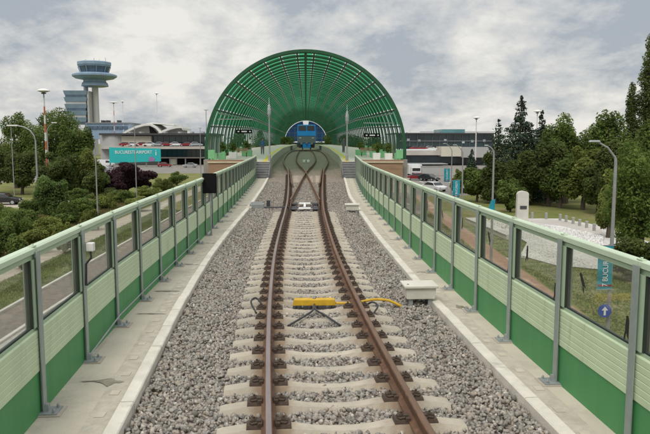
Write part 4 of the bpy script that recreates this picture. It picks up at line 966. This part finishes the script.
# blue arrow sign
q=aty(604.8,311,21.8); t=empty('arrow_sign',(q.x,21.8,q.z),'round blue sign with a white upward arrow on the nearest street lamp','road sign')
def disc(x,y,z,r,th,n=28):
    return [(x+r*math.cos(2*pi*i/n),y,z+r*math.sin(2*pi*i/n)) for i in range(n)],(0,th,0)
b=MB(); b.prism(*disc(q.x,21.8,q.z,.23,.02)); b.build('sign_plate',signblue,t)
b=MB(); b.prism([(q.x-.035,21.794,q.z-.15),(q.x+.035,21.794,q.z-.15),(q.x+.035,21.794,q.z+.02),(q.x+.11,21.794,q.z+.02),(q.x,21.794,q.z+.15),(q.x-.11,21.794,q.z+.02),(q.x-.035,21.794,q.z+.02)],(0,.005,0)); b.build('white_arrow',whitelet,t)
b=MB(); b.box((q.x+.05,21.87,q.z),(.2,.1,.05)); b.build('clamp',galv,t)
# left street lamps
q=aty(35.5,141,70); X=q.x; H=q.z; hd=aty(9,125.5,70)
t=empty('street_lamp',(X,70,0),'grey street lamp with a curved arm in front of the left trees','street lamp','street lamps on the left')
b=MB(); b.tube([(X,70,0),(X,70,H)],[.12,.08],10); b.build('pole',lampm,t)
b=MB(); w=X-hd.x; hh=hd.z-H; b.tube([(X,70,H)]+[(X-w*.72*(1-math.cos(a)),70,H+hh*math.sin(a)) for a in (R(20),R(45),R(65),R(90))]+[(X-w*.85,70,hd.z)],.06,8); b.build('arm',lampm,t)
b=MB(); b.box((hd.x+.35,70,hd.z),(1.1,.3,.14)); b.build('lamp_head',white,t,bevel=.03)
q=aty(47,130,98); t=empty('street_lamp',(q.x,98,0),'small street lamp with a short arm just right of the red and white mast','street lamp','street lamps on the left')
b=MB(); b.tube([(q.x,98,0),(q.x,98,q.z)],.07,8); b.build('pole',lampm,t)
hd=aty(53.5,123,98); b=MB(); b.tube([(q.x,98,q.z),(q.x+.4,98,q.z+.6),(hd.x,98,hd.z)],.05,8); b.build('arm',lampm,t)
b=MB(); b.box((hd.x+.1,98,hd.z+.05),(.7,.25,.12)); b.build('lamp_head',white,t)
for px,top,Y,l in ((95,143,58,'thin grey pole between the dark shrubs and the barrier'),(134.5,128,88,'thin grey pole in front of the turquoise billboard'),(11,128,92,'thin grey pole at the far left of the trees')):
    q=aty(px,top,Y); t=empty('slim_pole',(q.x,Y,0),l,'pole','slim poles on the left')
    b=MB(); b.tube([(q.x,Y,0),(q.x,Y,q.z)],[.07,.045],8); b.build('shaft',lampm,t); b=MB(); b.lathe((q.x,Y,q.z),[(.06,0),(.08,.05),(.0,.12)],8); b.build('finial',galv,t)
for px,top,Y,l in ((206,110,128,'tall thin pole just left of the green roof'),(200,128,150,'short thin pole left of the tall pole beside the green roof')):
    q=aty(px,top,Y); t=empty('slim_pole',(q.x,Y,0),l,'pole','slim poles on the left')
    b=MB(); b.tube([(q.x,Y,0),(q.x,Y,q.z)],[.09,.06],8); b.build('shaft',lampm,t); b=MB(); b.box((q.x,Y,q.z),(.7,.2,.12)); b.build('lamp_head',galv,t)
def mast(px,top,Y,r,label,bands=True):
    q=aty(px,top,Y); X=q.x; H=q.z
    t=empty('floodlight_mast',(X,Y,0),label,'floodlight mast','floodlight masts with dish tops')
    n=11; hs=np.linspace(0,H-1.2,n+1)
    b=MB()
    for i in range(n): b.tube([(X,Y,hs[i]),(X,Y,hs[i+1])],[.20-.008*i,.20-.008*(i+1)],10,mi=i%2,cap=False)
    b.tube([(X,Y,H-1.2),(X,Y,H-.3)],.10,8,mi=2); b.build('banded_shaft',[mastwhite,orange if bands else mastwhite,lampm],t)
    b=MB(); b.lathe((X,Y,H-.45),[(.15,0),(r*.4,.05),(r,.25),(r*.9,.38),(r*.45,.55),(0,.62)],20); b.build('dish_head',white,t)
    b=MB(); b.lathe((X,Y,H-.62),[(.35,0),(.35,.15)],10); b.build('lamp_ring',darksteel,t)
mast(43.5,89.5,102,.95,'orange and white banded floodlight mast in front of the left trees')
mast(113.5,102,258,1.8,'orange and white banded floodlight mast rising behind the left terminal roof')
mast(156.5,93,310,.95,'tall faint floodlight mast behind the white airport roof',False)
mast(122.5,101,300,.8,'distant small floodlight mast left of the white airport roof',False)
mast(476.5,117,168,.95,'white floodlight mast in front of the dark right terminal',False)
mast(537.5,110.5,150,.9,'floodlight mast with only its white dish above the tall conifer',False)

# ------------------------------------------------------------------ memorial
q=at(522.5,223,.05); X,Y=q.x,q.y; hgt=aty(522,191,Y).z; w=11.5*Y/F
t=empty('stone_stele',(X,Y,0),'tall pale stone stele with a dark plaque on the plaza','monument')
pr=[(X-w/2*1.06,Y,.05),(X+w/2*1.06,Y,.05),(X+w/2,Y,hgt-.25),(X+w/2*.8,Y,hgt-.12),(X+w/2*.45,Y,hgt-.04),(X,Y,hgt),(X-w/2*.45,Y,hgt-.03),(X-w/2*.8,Y,hgt-.12),(X-w/2,Y,hgt-.28)]
b=MB(); b.prism(pr,(0,.5,0)); b.build('shaft',stone,t,bevel=.03)
q2=aty(523.5,207.5,Y-.03); b=MB(); b.box((q2.x,Y-.02,q2.z),(.62,.05,.30)); b.build('plaque',darksteel,t)
b=MB(); b.box((X,Y+.25,.12),(w*1.5,1.0,.2)); b.build('base',stone,t)
for i,(px,py) in enumerate([(532,219),(546,219.5),(560,221),(566,222.5),(573,224.5),(579.5,226.5),(586.5,228.5),(594,231.5)]):
    q=at(px,py); t=empty('stone_bollard',(q.x,q.y,0),'short square stone bollard in the row behind the white gravel bed','bollard','stone bollards round the memorial')
    b=MB(); b.box((0,0,.3),(.20,.20,.62)); b.build('shaft',bollardm,t,local=True); b=MB(); b.box((0,0,.64),(.25,.25,.07),taper=.7); b.build('cap',bollardm,t,local=True)
flat('grey_paving',[(at(*p).x,at(*p).y) for p in [(528,221.5),(548,219.6),(575,223),(600,229),(606,237),(604,240),(585,232),(560,226),(545,224.5)]],.056,tband)
# white gravel bed
poly=[at(*p,.06) for p in [(544,225),(552,231),(575,240),(604,245),(602,237),(580,231),(560,226)]]
b=MB(); b.add([(p.x,p.y,.058) for p in poly],[list(range(len(poly)))]); tag(b.build('gravel_bed',gravelw),kind='structure')
A_=[];k=0
while len(A_)<2600:
    px,py=random.uniform(544,603),random.uniform(225,245)
    t_=(px-544)/59; lo=225+10*t_; hi=227+19*t_**.8
    if lo<py<hi: 
        q=at(px,py,.1); A_.append((q.x,q.y,.07+random.uniform(0,.05)))
tag(link('white_gravel',stones(np.array(A_),.04,.09,gravelw,'white_gravel')),'bed of white stones in front of the bollard row','white stones',kind='stuff')
t=empty('low_wall',(at(500,235).x,at(500,235).y,0),'low pale stone wall on the lawn left of the plaza','wall')
p0,p1=at(470,222),at(512,240); b=MB(); b.bar((p0.x,p0.y,.18),(p1.x,p1.y,.18),.9,.36); b.build('wall_body',stone,t,bevel=.03)
b=MB(); b.bar((p0.x,p0.y,.39),(p1.x,p1.y,.39),1.0,.06); b.build('wall_cap',plaza,t)
pts_=np.array([(lambda p:(p.x,p.y,.08))(at(random.uniform(478,514),random.uniform(221,229))) for _ in range(260)])
tag(link('grey_rubble',stones(pts_,.10,.22,stone,'grey_rubble')),'grey loose stones behind the low wall','stones',kind='stuff')

# ------------------------------------------------------------------ vehicles
def car(loc,rz,paint,label,grp='cars near the terminal',kind='car',detail=True):
    t=empty('parked_car' if kind=='car' else 'parked_van',loc,label,kind,grp,rz)
    if kind=='car': L,Wd,prof=4.3,1.76,[(-2.12,.30),(2.10,.30),(2.15,.55),(2.05,.76),(1.05,.92),(.45,1.38),(-.85,1.45),(-1.7,1.02),(-2.10,.98),(-2.16,.6)]; gl=[(.98,.95),(.46,1.335),(-.80,1.40),(-1.55,1.02),(-1.5,.95)]
    else: L,Wd,prof=5.2,1.95,[(-2.55,.32),(2.55,.32),(2.62,.65),(2.5,.95),(2.0,1.15),(1.45,1.95),(1.2,2.08),(-2.5,2.12),(-2.6,1.9)]; gl=[(1.85,1.22),(1.40,1.85),(.35,1.88),(.35,1.2)]
    b=MB(); n=len(prof)
    def wz(z): return Wd/2*(1 if z<.95 else 1-.17*(z-.95)/(.55 if kind=='car' else 1.6))
    vs=[(x,-wz(z),z) for x,z in prof]+[(x,wz(z),z) for x,z in prof]
    b.add(vs,[list(range(n))[::-1],list(range(n,2*n))]+[[i,(i+1)%n,n+(i+1)%n,n+i] for i in range(n)]); b.build('body',paint,t,local=True,bevel=.06)
    for s in (-1,1):
        b=MB(); v=[(x,s*(wz(z)+.006),z) for x,z in gl]; b.add(v,[list(range(len(v)))]); b.build('side_window',carglass,t,local=True)
    f0,f1=((1.03,.945),(.48,1.37)) if kind=='car' else ((1.96,1.22),(1.48,1.90))
    b=MB(); o_=.012; b.add([(f0[0]+o_,-wz(f0[1])*.92,f0[1]),(f0[0]+o_,wz(f0[1])*.92,f0[1]),(f1[0]+o_,wz(f1[1])*.92,f1[1]+.005),(f1[0]+o_,-wz(f1[1])*.92,f1[1]+.005)],[(0,1,2,3)]); b.build('windscreen',carglass,t,local=True)
    if kind=='car':
        b=MB(); b.add([(-.92,-.66,1.43),(-.92,.66,1.43),(-1.66,.74,1.06),(-1.66,-.74,1.06)],[(0,1,2,3)],M=Matrix.Translation((-.015,0,.012))); b.build('rear_window',carglass,t,local=True)
    for x in ((-1.3,1.32) if kind=='car' else (-1.7,1.7)):
        for s in (-1,1):
            b=MB(); c=Vector((x,s*(Wd/2-.10),.32)); b.tube([c-Vector((0,.1,0)),c+Vector((0,.1,0))],.32,18); w_=b.build('wheel',tyre,t,local=True)
            b=MB(); b.tube([c+Vector((0,s*.101,0)),c+Vector((0,s*.115,0))],.2,14); b.build('rim',carsilver,w_,local=True)
    xf=2.1 if kind=='car' else 2.55
    for s in (-1,1):
        b=MB(); b.box((xf+.0,s*Wd*.36,.66 if kind=='car' else .8),(.12,.34,.13)); b.build('headlight',lampclear,t,local=True)
        b=MB(); b.box((-xf-.02,s*Wd*.38,.82 if kind=='car' else 1.0),(.12,.26,.16 if kind=='car' else .4)); b.build('tail_light',lightred,t,local=True)
    for x in (xf+.02,-xf-.06): b=MB(); b.box((x,0,.45),(.02,.46,.11)); b.build('number_plate',whitelet,t,local=True)
    return t
p=at(3,204.5); car((p.x,p.y,0),R(8),carblack,'black car parked in the sandy bay at the far left')
p=at(434.5,191); car((p.x,p.y,0),R(-62),carwhite,'white car on the access road behind the red car')
p=at(416,180); car((p.x,p.y,0),R(168),carred,'dark red car on the access road seen over the right barrier')
p=at(431,181.5); car((p.x,p.y+2,0),R(-50),carblack,'black car next to the white car on the access road')
p=at(73,168.5); car((p.x-.5,p.y,0),R(10),carwhite,'white van with its roof showing above the left shrubs, nearer van','vans in the left car park','van')
p=at(74,163.5); car((p.x,p.y,0),R(5),carwhite,'white van parked behind the nearer left van','vans in the left car park','van')
p=at(106,166.5); car((p.x,p.y,0),R(-8),carwhite,'white van parked left of the plum tree','vans in the left car park','van')
p=at(103,171); car((p.x,p.y,0),R(170),carsilver,'silver car parked just in front of the white van by the plum tree')
p=at(190,167.5); car((p.x,p.y,0),R(178),carsilver,'silver car parked under the left terminal canopy')
p=at(165,167); car((p.x,p.y,0),R(2),carred,'red car parked below the right end of the billboard')
# kiosk-like white truck
p=at(414.5,175.5); X,Y=p.x,p.y; t=empty('box_truck',(X,Y,0),'white box truck parked by the low grey wall at the terminal','truck')
b=MB(); b.box((X,Y+1.5,1.45),(3.0,5.0,2.1)); b.build('cargo_box',carwhite,t,bevel=.05)
b=MB(); b.box((X,Y-1.75,1.15),(2.3,1.4,1.7),taper=.92); b.build('cab',carwhite,t,bevel=.08)
b=MB(); b.box((X,Y-2.46,1.45),(1.75,.05,.62)); b.build('windscreen',carglass,t)
b=MB(); b.box((X,Y-2.47,.62),(2.0,.06,.3)); b.build('bumper',darksteel,t)
for x in (-1,1):
    for y in (-1.7,2.6): b=MB(); b.tube([(X+x*.95-.12,Y+y,.42),(X+x*.95+.12,Y+y,.42)],.42,16); b.build('wheel',tyre,t)

# ------------------------------------------------------------------ airport buildings
YT=226.
def rect(b,x0,x1,y0,y1,Y,dep,mi=0):
    """box whose front face spans the given width and height at distance Y"""
    a=aty(x0,y1,Y); c=aty(x1,y0,Y); b.box(((a.x+c.x)/2,Y+dep/2,(a.z+c.z)/2),(c.x-a.x,dep,c.z-a.z),mi); return b
t=empty('terminal_building',(-50,YT,0),'long low airport terminal with dark glazing and a light deck band, left of the station','building')
def part(t,nm,m,x0,x1,y0,y1,Y,dep): return rect(MB(),x0,x1,y0,y1,Y,dep).build(nm,m,t)
part(t,'main_block',tgrey,101,213,135.2,166.5,YT+3,22)
part(t,'roof',darksteel,99,214,133.2,135.1,YT-1,27)
b=MB(); q=aty(112,150,YT); zt_=aty(112,135.3,YT).z; zb_=aty(112,149,YT).z; b.lathe((q.x,YT+4,0),[(4.6,zb_),(4.6,zt_)],28); b.build('rounded_corner',tgrey,t,smooth=False)
for x in (128,139,163,178,190,201): part(t,'roof_unit',tgrey,x,x+2.4,131.6,133.2,YT+8,4)
part(t,'cream_panel',tbeige,121,151,136,146.2,YT+.6,2.2)
for i in range(9): part(t,'window',tglass,151.8+i*6,157.2+i*6,136,145.8,YT+2.6,.6)
part(t,'deck_band',tband,104,206,146.4,149,YT-6,8.5)
for i in range(10): part(t,'lower_window',tglass,158+i*4.8,162.4+i*4.8,149.4,156.8,YT+2.4,.8)
part(t,'canopy',tband,158,206,157.1,158.3,YT-2,5)
for x0,x1 in ((160,168.5),(177,184),(186,199),(200.5,206)): part(t,'doorway',tdark,x0,x1,158.6,165.8,YT+2.2,1.0)
for x in (158.5,169.5,176,185,199.7): part(t,'column',towerwhite,x,x+.9,158.4,166,YT-1.5,.4)
part(t,'end_column',towerwhite,205.4,207.6,137,166,YT-5,1)
for x in (171.5,): part(t,'entrance_sign',tbeige,170.7,175.8,159,164.5,YT-1.8,.3)
# railings and people sized clutter on the upper deck: parked cars
for i,(px,pt) in enumerate(((126,carred),(133,carwhite),(141,carred),(149,carwhite),(158,carsilver),(167,carred),(176,carwhite),(186,carred),(196,carsilver))):
    q=aty(px,146.4,YT-4); lab=['red car on the terminal deck above the billboard left end','white car on the deck second from the left','red car on the deck below the cream panel','white car on the deck at the cream panel right end','silver car on the deck above the billboard right end','red car on the deck below the dark windows','white car at the middle of the dark deck windows','red car on the deck above the wide doorway','silver car on the deck nearest the green roof'][i]
    car((q.x,YT-3.5,q.z+.02),R(random.choice((0,180))),pt,lab,'cars on the departures deck')
t=empty('billboard',(aty(135,150,205).x,205,0),'wide turquoise billboard with white lettering in front of the left terminal','billboard')
a=aty(109,147.3,205); c=aty(160.5,148.6,205); zb_=aty(130,163,205).z
b=MB(); b.prism([(a.x,205,zb_),(c.x,205,zb_+.5),(c.x,205,c.z),(a.x,205,a.z)],(0,.25,0)); b.build('panel',cyan2,t)
mid=aty(133.5,152.3,204.9); text('BUCURESTI AIRPORT',1.35,whitelet,t,Matrix.Translation((mid.x-t.location.x,-.08,mid.z))@Matrix.Rotation(pi/2,4,'X'),extr=.02,sx=.88)
text('i',2.4,whitelet,t,Matrix.Translation((aty(156,153,205).x-t.location.x,-.08,aty(156,153,205).z))@Matrix.Rotation(pi/2,4,'X'),extr=.02)
b=MB(); q=aty(151,158.5,204.8); b.prism([(q.x-1.0,204.9,q.z-.5),(q.x-.2,204.9,q.z-.9),(q.x+.9,204.9,q.z-.8),(q.x+1.2,204.9,q.z-.1),(q.x+.7,204.9,q.z+.15),(q.x+.6,204.9,q.z+.6),(q.x+.05,204.9,q.z+.4),(q.x-.5,204.9,q.z+.55),(q.x-.6,204.9,q.z+.0)],(0,.08,0)); b.build('pink_mark',mat('pink_mark',(.30,.16,.33),.6),t)
for x in (110,122,134,146,158): q=aty(x,150,205.5); b=MB(); b.bar((q.x,205.5,0),(q.x,205.5,aty(x,149,205.5).z),.3); b.build('leg',steel,t)
# blue office wing and white curved roof behind
t=empty('blue_wing',(aty(112,125,300).x,300,0),'low blue glazed wing below the control tower','building')
part(t,'wall',blueglass,86,129,123.5,139,300,20); part(t,'roof',steel,85.5,129.5,122.4,123.4,299.5,21)
for i in range(8): part(t,'window',blueglass2,88+i*5,92.4+i*5,126,129,299.6,.6)
for x in (101,106,117): part(t,'roof_unit',darksteel,x,x+2.2,120.2,122.4,304,4)
t=empty('curved_roof_hall',(aty(150,130,285).x,285,0),'airport hall with a swooping white double curved roof','building')
def px_path(pts,Y): return [aty(x,y,Y) for x,y in pts]
def swoop(top,th,Y,dep,m,nm):
    up_=px_path(top,Y); lo=[p-Vector((0,0,th)) for p in up_]; b=MB()
    for i in range(len(up_)-1):
        for P0,P1,Q0,Q1 in ((up_[i],up_[i+1],lo[i],lo[i+1]),): b.prism([P0,P1,Q1,Q0],(0,dep,0))
    b.build(nm,m,t)
swoop([(121,134),(128,129.5),(136,125.8),(144,123.6),(150,123.4),(155,126),(160,131),(164,134.5)],.9,284,22,twhite,'roof_shell')
swoop([(146,123.2),(152,122.4),(160,122.8),(168,123.6),(174,124.0)],.6,286.5,20,twhite,'roof_shell')
swoop([(158,133),(163,130),(170,127.4),(176,126),(181.5,125.8),(182.5,128)],.9,283,22,twhite,'roof_shell')
b=MB(); b.prism(px_path([(129,131),(136,127.5),(144,125.4),(150,125.2),(154,127.5),(159,132.5),(162,137),(125,137)],288),(0,14,0)); b.build('glazed_gable',tgrey,t)
b=MB(); b.prism(px_path([(162,132.4),(170,129.2),(176,127.8),(181.5,127.6),(181.5,137),(160,137)],287),(0,14,0)); b.build('glazed_gable',tgrey,t)
b=MB(); b.prism(px_path([(149,126.3),(153,128),(158,133.5),(150,133.5)],287.8),(0,.3,0)); b.build('dark_opening',tdark,t)
# control tower
YC=380.
t=empty('control_tower',(aty(95.5,120,YC).x,YC,0),'white and blue airport control tower with a wide round cabin','control tower')
ax=aty(95.5,100,YC).x; zz=lambda py:aty(95.5,py,YC).z; ms=YC/F
def lat(nm,m,prof,cx=ax,n=24,cy=YC): b=MB(); b.lathe((cx,cy,0),[(r*ms,zz(y)) for r,y in prof],n); return b.build(nm,m,t)
lat('shaft',towerwhite,[(4.2,136),(3.2,124),(3.0,85)])
q=aty(84,100,YC).x; lat('side_shaft',towerwhite,[(2.2,136),(2.2,79)],q,16,YC+4)
lat('lower_skirt',blueglass,[(9.5,87),(13.2,86.2),(12.6,83.6),(11.0,82),(11,80)],n=10)
lat('walkway_ring',blueglass,[(11,80),(18,78.6),(21,76.6),(21,75.0),(17,73.4),(13,73)])
lat('cabin_glazing',blueglass2,[(13,73),(13.8,71),(15.2,67)],n=10)
lat('cabin_roof',blueglass,[(15.4,67),(16.4,65.2),(16.4,62.6),(15.5,62.0),(0,61.6)],n=10)
for i in range(10):
    a=2*pi*i/10+.1; b=MB(); b.bar((ax+13.3*ms*math.cos(a),YC+13.3*ms*math.sin(a),zz(73)),(ax+15.4*ms*math.cos(a),YC+15.4*ms*math.sin(a),zz(66.8)),.35); b.build('cabin_mullion',blueglass,t)
for dx_,h in ((-8,59),(0,58),(5,59.5),(11,57.5)):
    b=MB(); b.bar((ax+dx_*ms,YC,zz(62)),(ax+dx_*ms,YC,zz(h)),.18); b.build('antenna',steel,t)
qa=aty(80,100,YC).x
for i in range(5):
    y0=91.5+6.6*i; b=MB(); hw=(11.2-.35*i)*ms
    zb_,zt_=zz(y0+4.2),zz(y0); 
    b.add([(qa-hw*.93,YC-8*.9,zb_),(qa+hw*.93,YC-8*.9,zb_),(qa+hw*.93,YC+8,zb_),(qa-hw*.93,YC+8,zb_),(qa-hw,YC-8,zt_),(qa+hw,YC-8,zt_),(qa+hw,YC+8,zt_),(qa-hw,YC+8,zt_)],[(3,2,1,0),(4,5,6,7),(0,1,5,4),(1,2,6,5),(2,3,7,6),(3,0,4,7)]); b.build('storey_band',blueglass,t)
    b=MB(); b.box((qa,YC,(zz(y0+6.6)+zb_)/2),(hw*1.78,14,zb_-zz(y0+6.6)-.02)); b.build('storey_window',blueglass2 if i%2==0 else tgrey,t)
b=MB(); b.box((qa+11.6*ms,YC-2,(zz(92)+zz(136))/2),(1.8*ms,10,zz(92)-zz(136))); b.build('stair_shaft',tgrey,t)
b=MB(); b.box((qa,YC,zz(140)/2+2),(24*ms,16,zz(122)-1)); b.build('base_block',towerwhite,t)
# right terminal
YR=222.
t=empty('terminal_building',(aty(450,150,YR).x,YR,0),'dark glazed airport terminal to the right of the station with a grey end wall','building')
part(t,'main_block',tglass,396,494,134,165,YR+3,25); part(t,'roof',darksteel,395,495,132.8,134,YR+1,28)
part(t,'roof_pavilion',tteal,441.5,465,129.2,132.8,YR+8,14); part(t,'roof_rail',galv,420,494,131.6,132.2,YR+9,.3)
for i in range(12): part(t,'upper_mullion',steel,402+i*7.5,402.5+i*7.5,134.5,146.5,YR+2.6,.4)
for x,y in ((407,138.5),(418,139.5),(444,139),(462,141),(471,140),(483,139.5),(432,147)): part(t,'pale_window',mat('pale_blind',(.5,.55,.58),.6) if 'pale_blind' not in MATS else MATS['pale_blind'],x,x+2.6,y,y+2.2,YR+2.5,.5)  # pale matt squares set into the dark upper glazing
part(t,'floor_band',steel,400,494,140.6,141.2,YR+2.4,.6)
part(t,'deck_band',tband,396,441,150.5,155.2,YR-6,8); part(t,'deck_parapet',whitelet,396,436,149.0,150.4,YR-6,.4)
part(t,'cream_panel',tbeige,441.2,461.5,146.6,156.4,YR-7,9); part(t,'grey_end_wall',tgrey,461.6,494,147.2,157.5,YR-6.5,9)
part(t,'lower_glazing',mat('terminal_blue_glazing',(.03,.06,.085),.2,var=.5,scale=.3,spec=.8),396,456,155.6,163.5,YR-2,4)
part(t,'canopy',galv,408,448,163.7,164.4,YR-14,13)
for i,(px,pt) in enumerate(((416,carred),(423,carred),(430,carwhite))):
    q=aty(px,149.6,YR-3); car((q.x,YR-3.2,aty(px,150.4,YR-3).z),0,pt,['red car on the right terminal deck nearest the green roof','red car at the middle of the right terminal deck','white car on the right terminal deck beside the cream panel'][i],'cars on the right terminal deck')
t=empty('garden_wall',(aty(435,170,150).x,150,0),'low grey wall between the terminal and the access road','wall'); part(t,'wall_body',tgrey,421.5,449,166.5,172.5,150,.4); part(t,'wall_cap',tband,421,449.4,165.9,166.5,149.9,.6)
# small planted bank and hedges hide the wall base
# ------------------------------------------------------------------ train
YTn=150.
t=empty('train',(0,YTn,RZ(YTn)),'blue train with a dark windscreen at the far end of the hall','train')
xt=.12; wz_=1.75; z0=RZ(YTn)
def tb(nm,m,x,y,z,dx,dy,dz,bev=.0,tap=1.): b=MB(); b.box((xt+x,YTn+y,z0+z),(dx,dy,dz),taper=tap); return b.build(nm,m,t,bevel=bev)
tb('body',trainblue,0,12,2.55,3.4,23,2.7,.12); tb('roof',traingrey,0,12,4.45,3.0,23,.75,.2)
t.scale=(1.22,1.1,1.16)
tb('nose_panel',trainblue,0,.44,4.18,3.3,.16,1.24,.08)
for x in (-.78,.78): tb('windscreen',carglass,x,.33,4.15,1.36,.08,.92,.02)
tb('blue_band',trainblue,0,.36,3.12,3.42,.2,.92,.05); tb('lower_front',traingrey,0,.4,1.98,3.3,.16,1.3,.04)
tb('underframe',darksteel,0,11,.75,2.9,21,.7); tb('front_skirt',trainblue,0,.3,.80,1.5,.3,.86,.05); tb('coupler',steel,0,-.1,1.35,.35,.7,.3)
for s in (-1,1):
    tb('headlight',lampclear,s*1.15,.28,2.3,.36,.08,.2); tb('buffer',steel,s*.95,-.05,1.25,.4,.6,.4); tb('destination_light',lampclear,s*.9,.32,4.72,.2,.08,.1)
for k in range(5):
    for s in (-1,1): tb('side_window',carglass,s*1.752,4+k*4,3.1,.02,2.6,1.1)
for k in (3,19):
    for s in (-1,1):
        b=MB(); b.tube([(xt+s*.7,YTn+k,z0+.46),(xt+s*.84,YTn+k,z0+.46)],.46,16); b.build('wheel',darksteel,t)
# ------------------------------------------------------------------ platform furniture
def planter(px,Y,w,h,m,label,k='mid'):
    q=aty(px,150,Y); z=PZ(Y); t=empty('planter',(q.x,Y,z),label,'planter','planters on the platforms')
    b=MB(); b.box((q.x,Y,z+h/2),(w,.7,h),taper=1.08); b.build('tub',m,t,bevel=.02)
    me=leaves(crown_blobs((q.x,Y,z+h+.45),(w*.5,.4,.55),8,.4,int(px)),420,.05,.12,LEAF[k],'foliage'); link('foliage',me,t)
planter(378,66,1.5,.6,footgreen,'long pale green planter on the right platform behind the display')
planter(376.5,61,.62,.62,white,'white square planter nearest the right barrier end','bright')
planter(388.5,60,.62,.62,white,'white square planter close to the right arch foot')
planter(361,72,1.1,.6,footgreen,'pale green planter farther along the right platform','bright')
planter(233,64,.7,.6,white,'white planter with a round bush on the left platform')
planter(222,62,.6,.6,footgreen,'pale green planter beside the left arch foot')
planter(247,70,1.0,.6,footgreen,'pale green planter farther along the left platform','bright')
for px,Y,l in ((240,68,'small slatted bench on the left platform'),(368,69,'small slatted bench on the right platform')):
    q=aty(px,150,Y); z=PZ(Y); t=empty('bench',(q.x,Y,z),l,'bench','platform benches')
    b=MB(); 
    for k in range(4): b.box((q.x,Y-.18+.12*k,z+.45),(1.6,.09,.04))
    b.build('seat',brown,t); b=MB()
    for k in range(3): b.box((q.x,Y+.27,z+.6+.12*k),(1.6,.03,.09))
    b.build('backrest',brown,t)
    for s in (-.65,.65): b=MB(); b.box((q.x+s,Y,z+.215),(.06,.4,.43)); b.build('leg',darksteel,t)
def person(px,Y,m,pm_,label,rz=0.):
    q=aty(px,150,Y); z=PZ(Y); t=empty('person',(q.x,Y,z),label,'person','people waiting on the platforms',rz)
    V=[(0,0,.95),(0,0,1.2),(0,0,1.42),(0,0,1.52),(0,.0,1.64),(0,.0,1.74),(.19,0,1.41),(.25,.03,1.14),(.25,-.04,.88),(-.19,0,1.41),(-.25,.03,1.14),(-.25,-.04,.88),(.10,0,.9),(.11,-.02,.5),(.12,.02,.07),(.13,-.12,.04),(-.10,0,.9),(-.11,.0,.5),(-.12,.03,.07),(-.13,-.11,.04)]
    Ed=[(0,1),(1,2),(2,3),(3,4),(4,5),(2,6),(6,7),(7,8),(2,9),(9,10),(10,11),(0,12),(12,13),(13,14),(14,15),(0,16),(16,17),(17,18),(18,19)]
    Rd=[.15,.14,.15,.055,.095,.07,.065,.045,.035,.065,.045,.035,.085,.06,.045,.035,.085,.06,.045,.035]
    me=bpy.data.meshes.new('body'); me.from_pydata(V,Ed,[]); me.materials.append(m); o=link('body',me,t,True)
    sk=o.modifiers.new('skin','SKIN'); 
    if not me.skin_vertices: me.attributes.new
    bm=bmesh.new(); bm.from_mesh(me); ly=bm.verts.layers.skin.verify()
    for v,r in zip(bm.verts,Rd): v[ly].radius=(r,r*.8)
    bm.verts.ensure_lookup_table(); bm.verts[0][ly].use_root=True; bm.to_mesh(me); bm.free()
    su=o.modifiers.new('sub','SUBSURF'); su.levels=1; su.render_levels=1
    b=MB(); b.lathe((0,.015,1.63),[(.098,0),(.112,.06),(.09,.12),(.0,.15)],12); b.build('hair',hairm,t,local=True)
    b=MB(); b.box((0,-.075,1.62),(.13,.05,.16),taper=.9); b.build('face',skinm,t,local=True,bevel=.03)
    b=MB()
    for s in (-1,1): b.tube([(s*.10,0,.98),(s*.115,-.01,.5),(s*.12,.02,.10)],[.115,.085,.07],10)
    b.build('trousers',pm_,t,local=True)
    return t
person(262.5,74,clothb,clothg,'person in a blue top standing on the left platform by the lamp column',.4)
person(250,82,clothw,clothg,'person in a white top farther along the left platform',-.3)
person(343.5,80,clothg,clothg,'person in dark clothes on the right platform by the lamp column',.8)
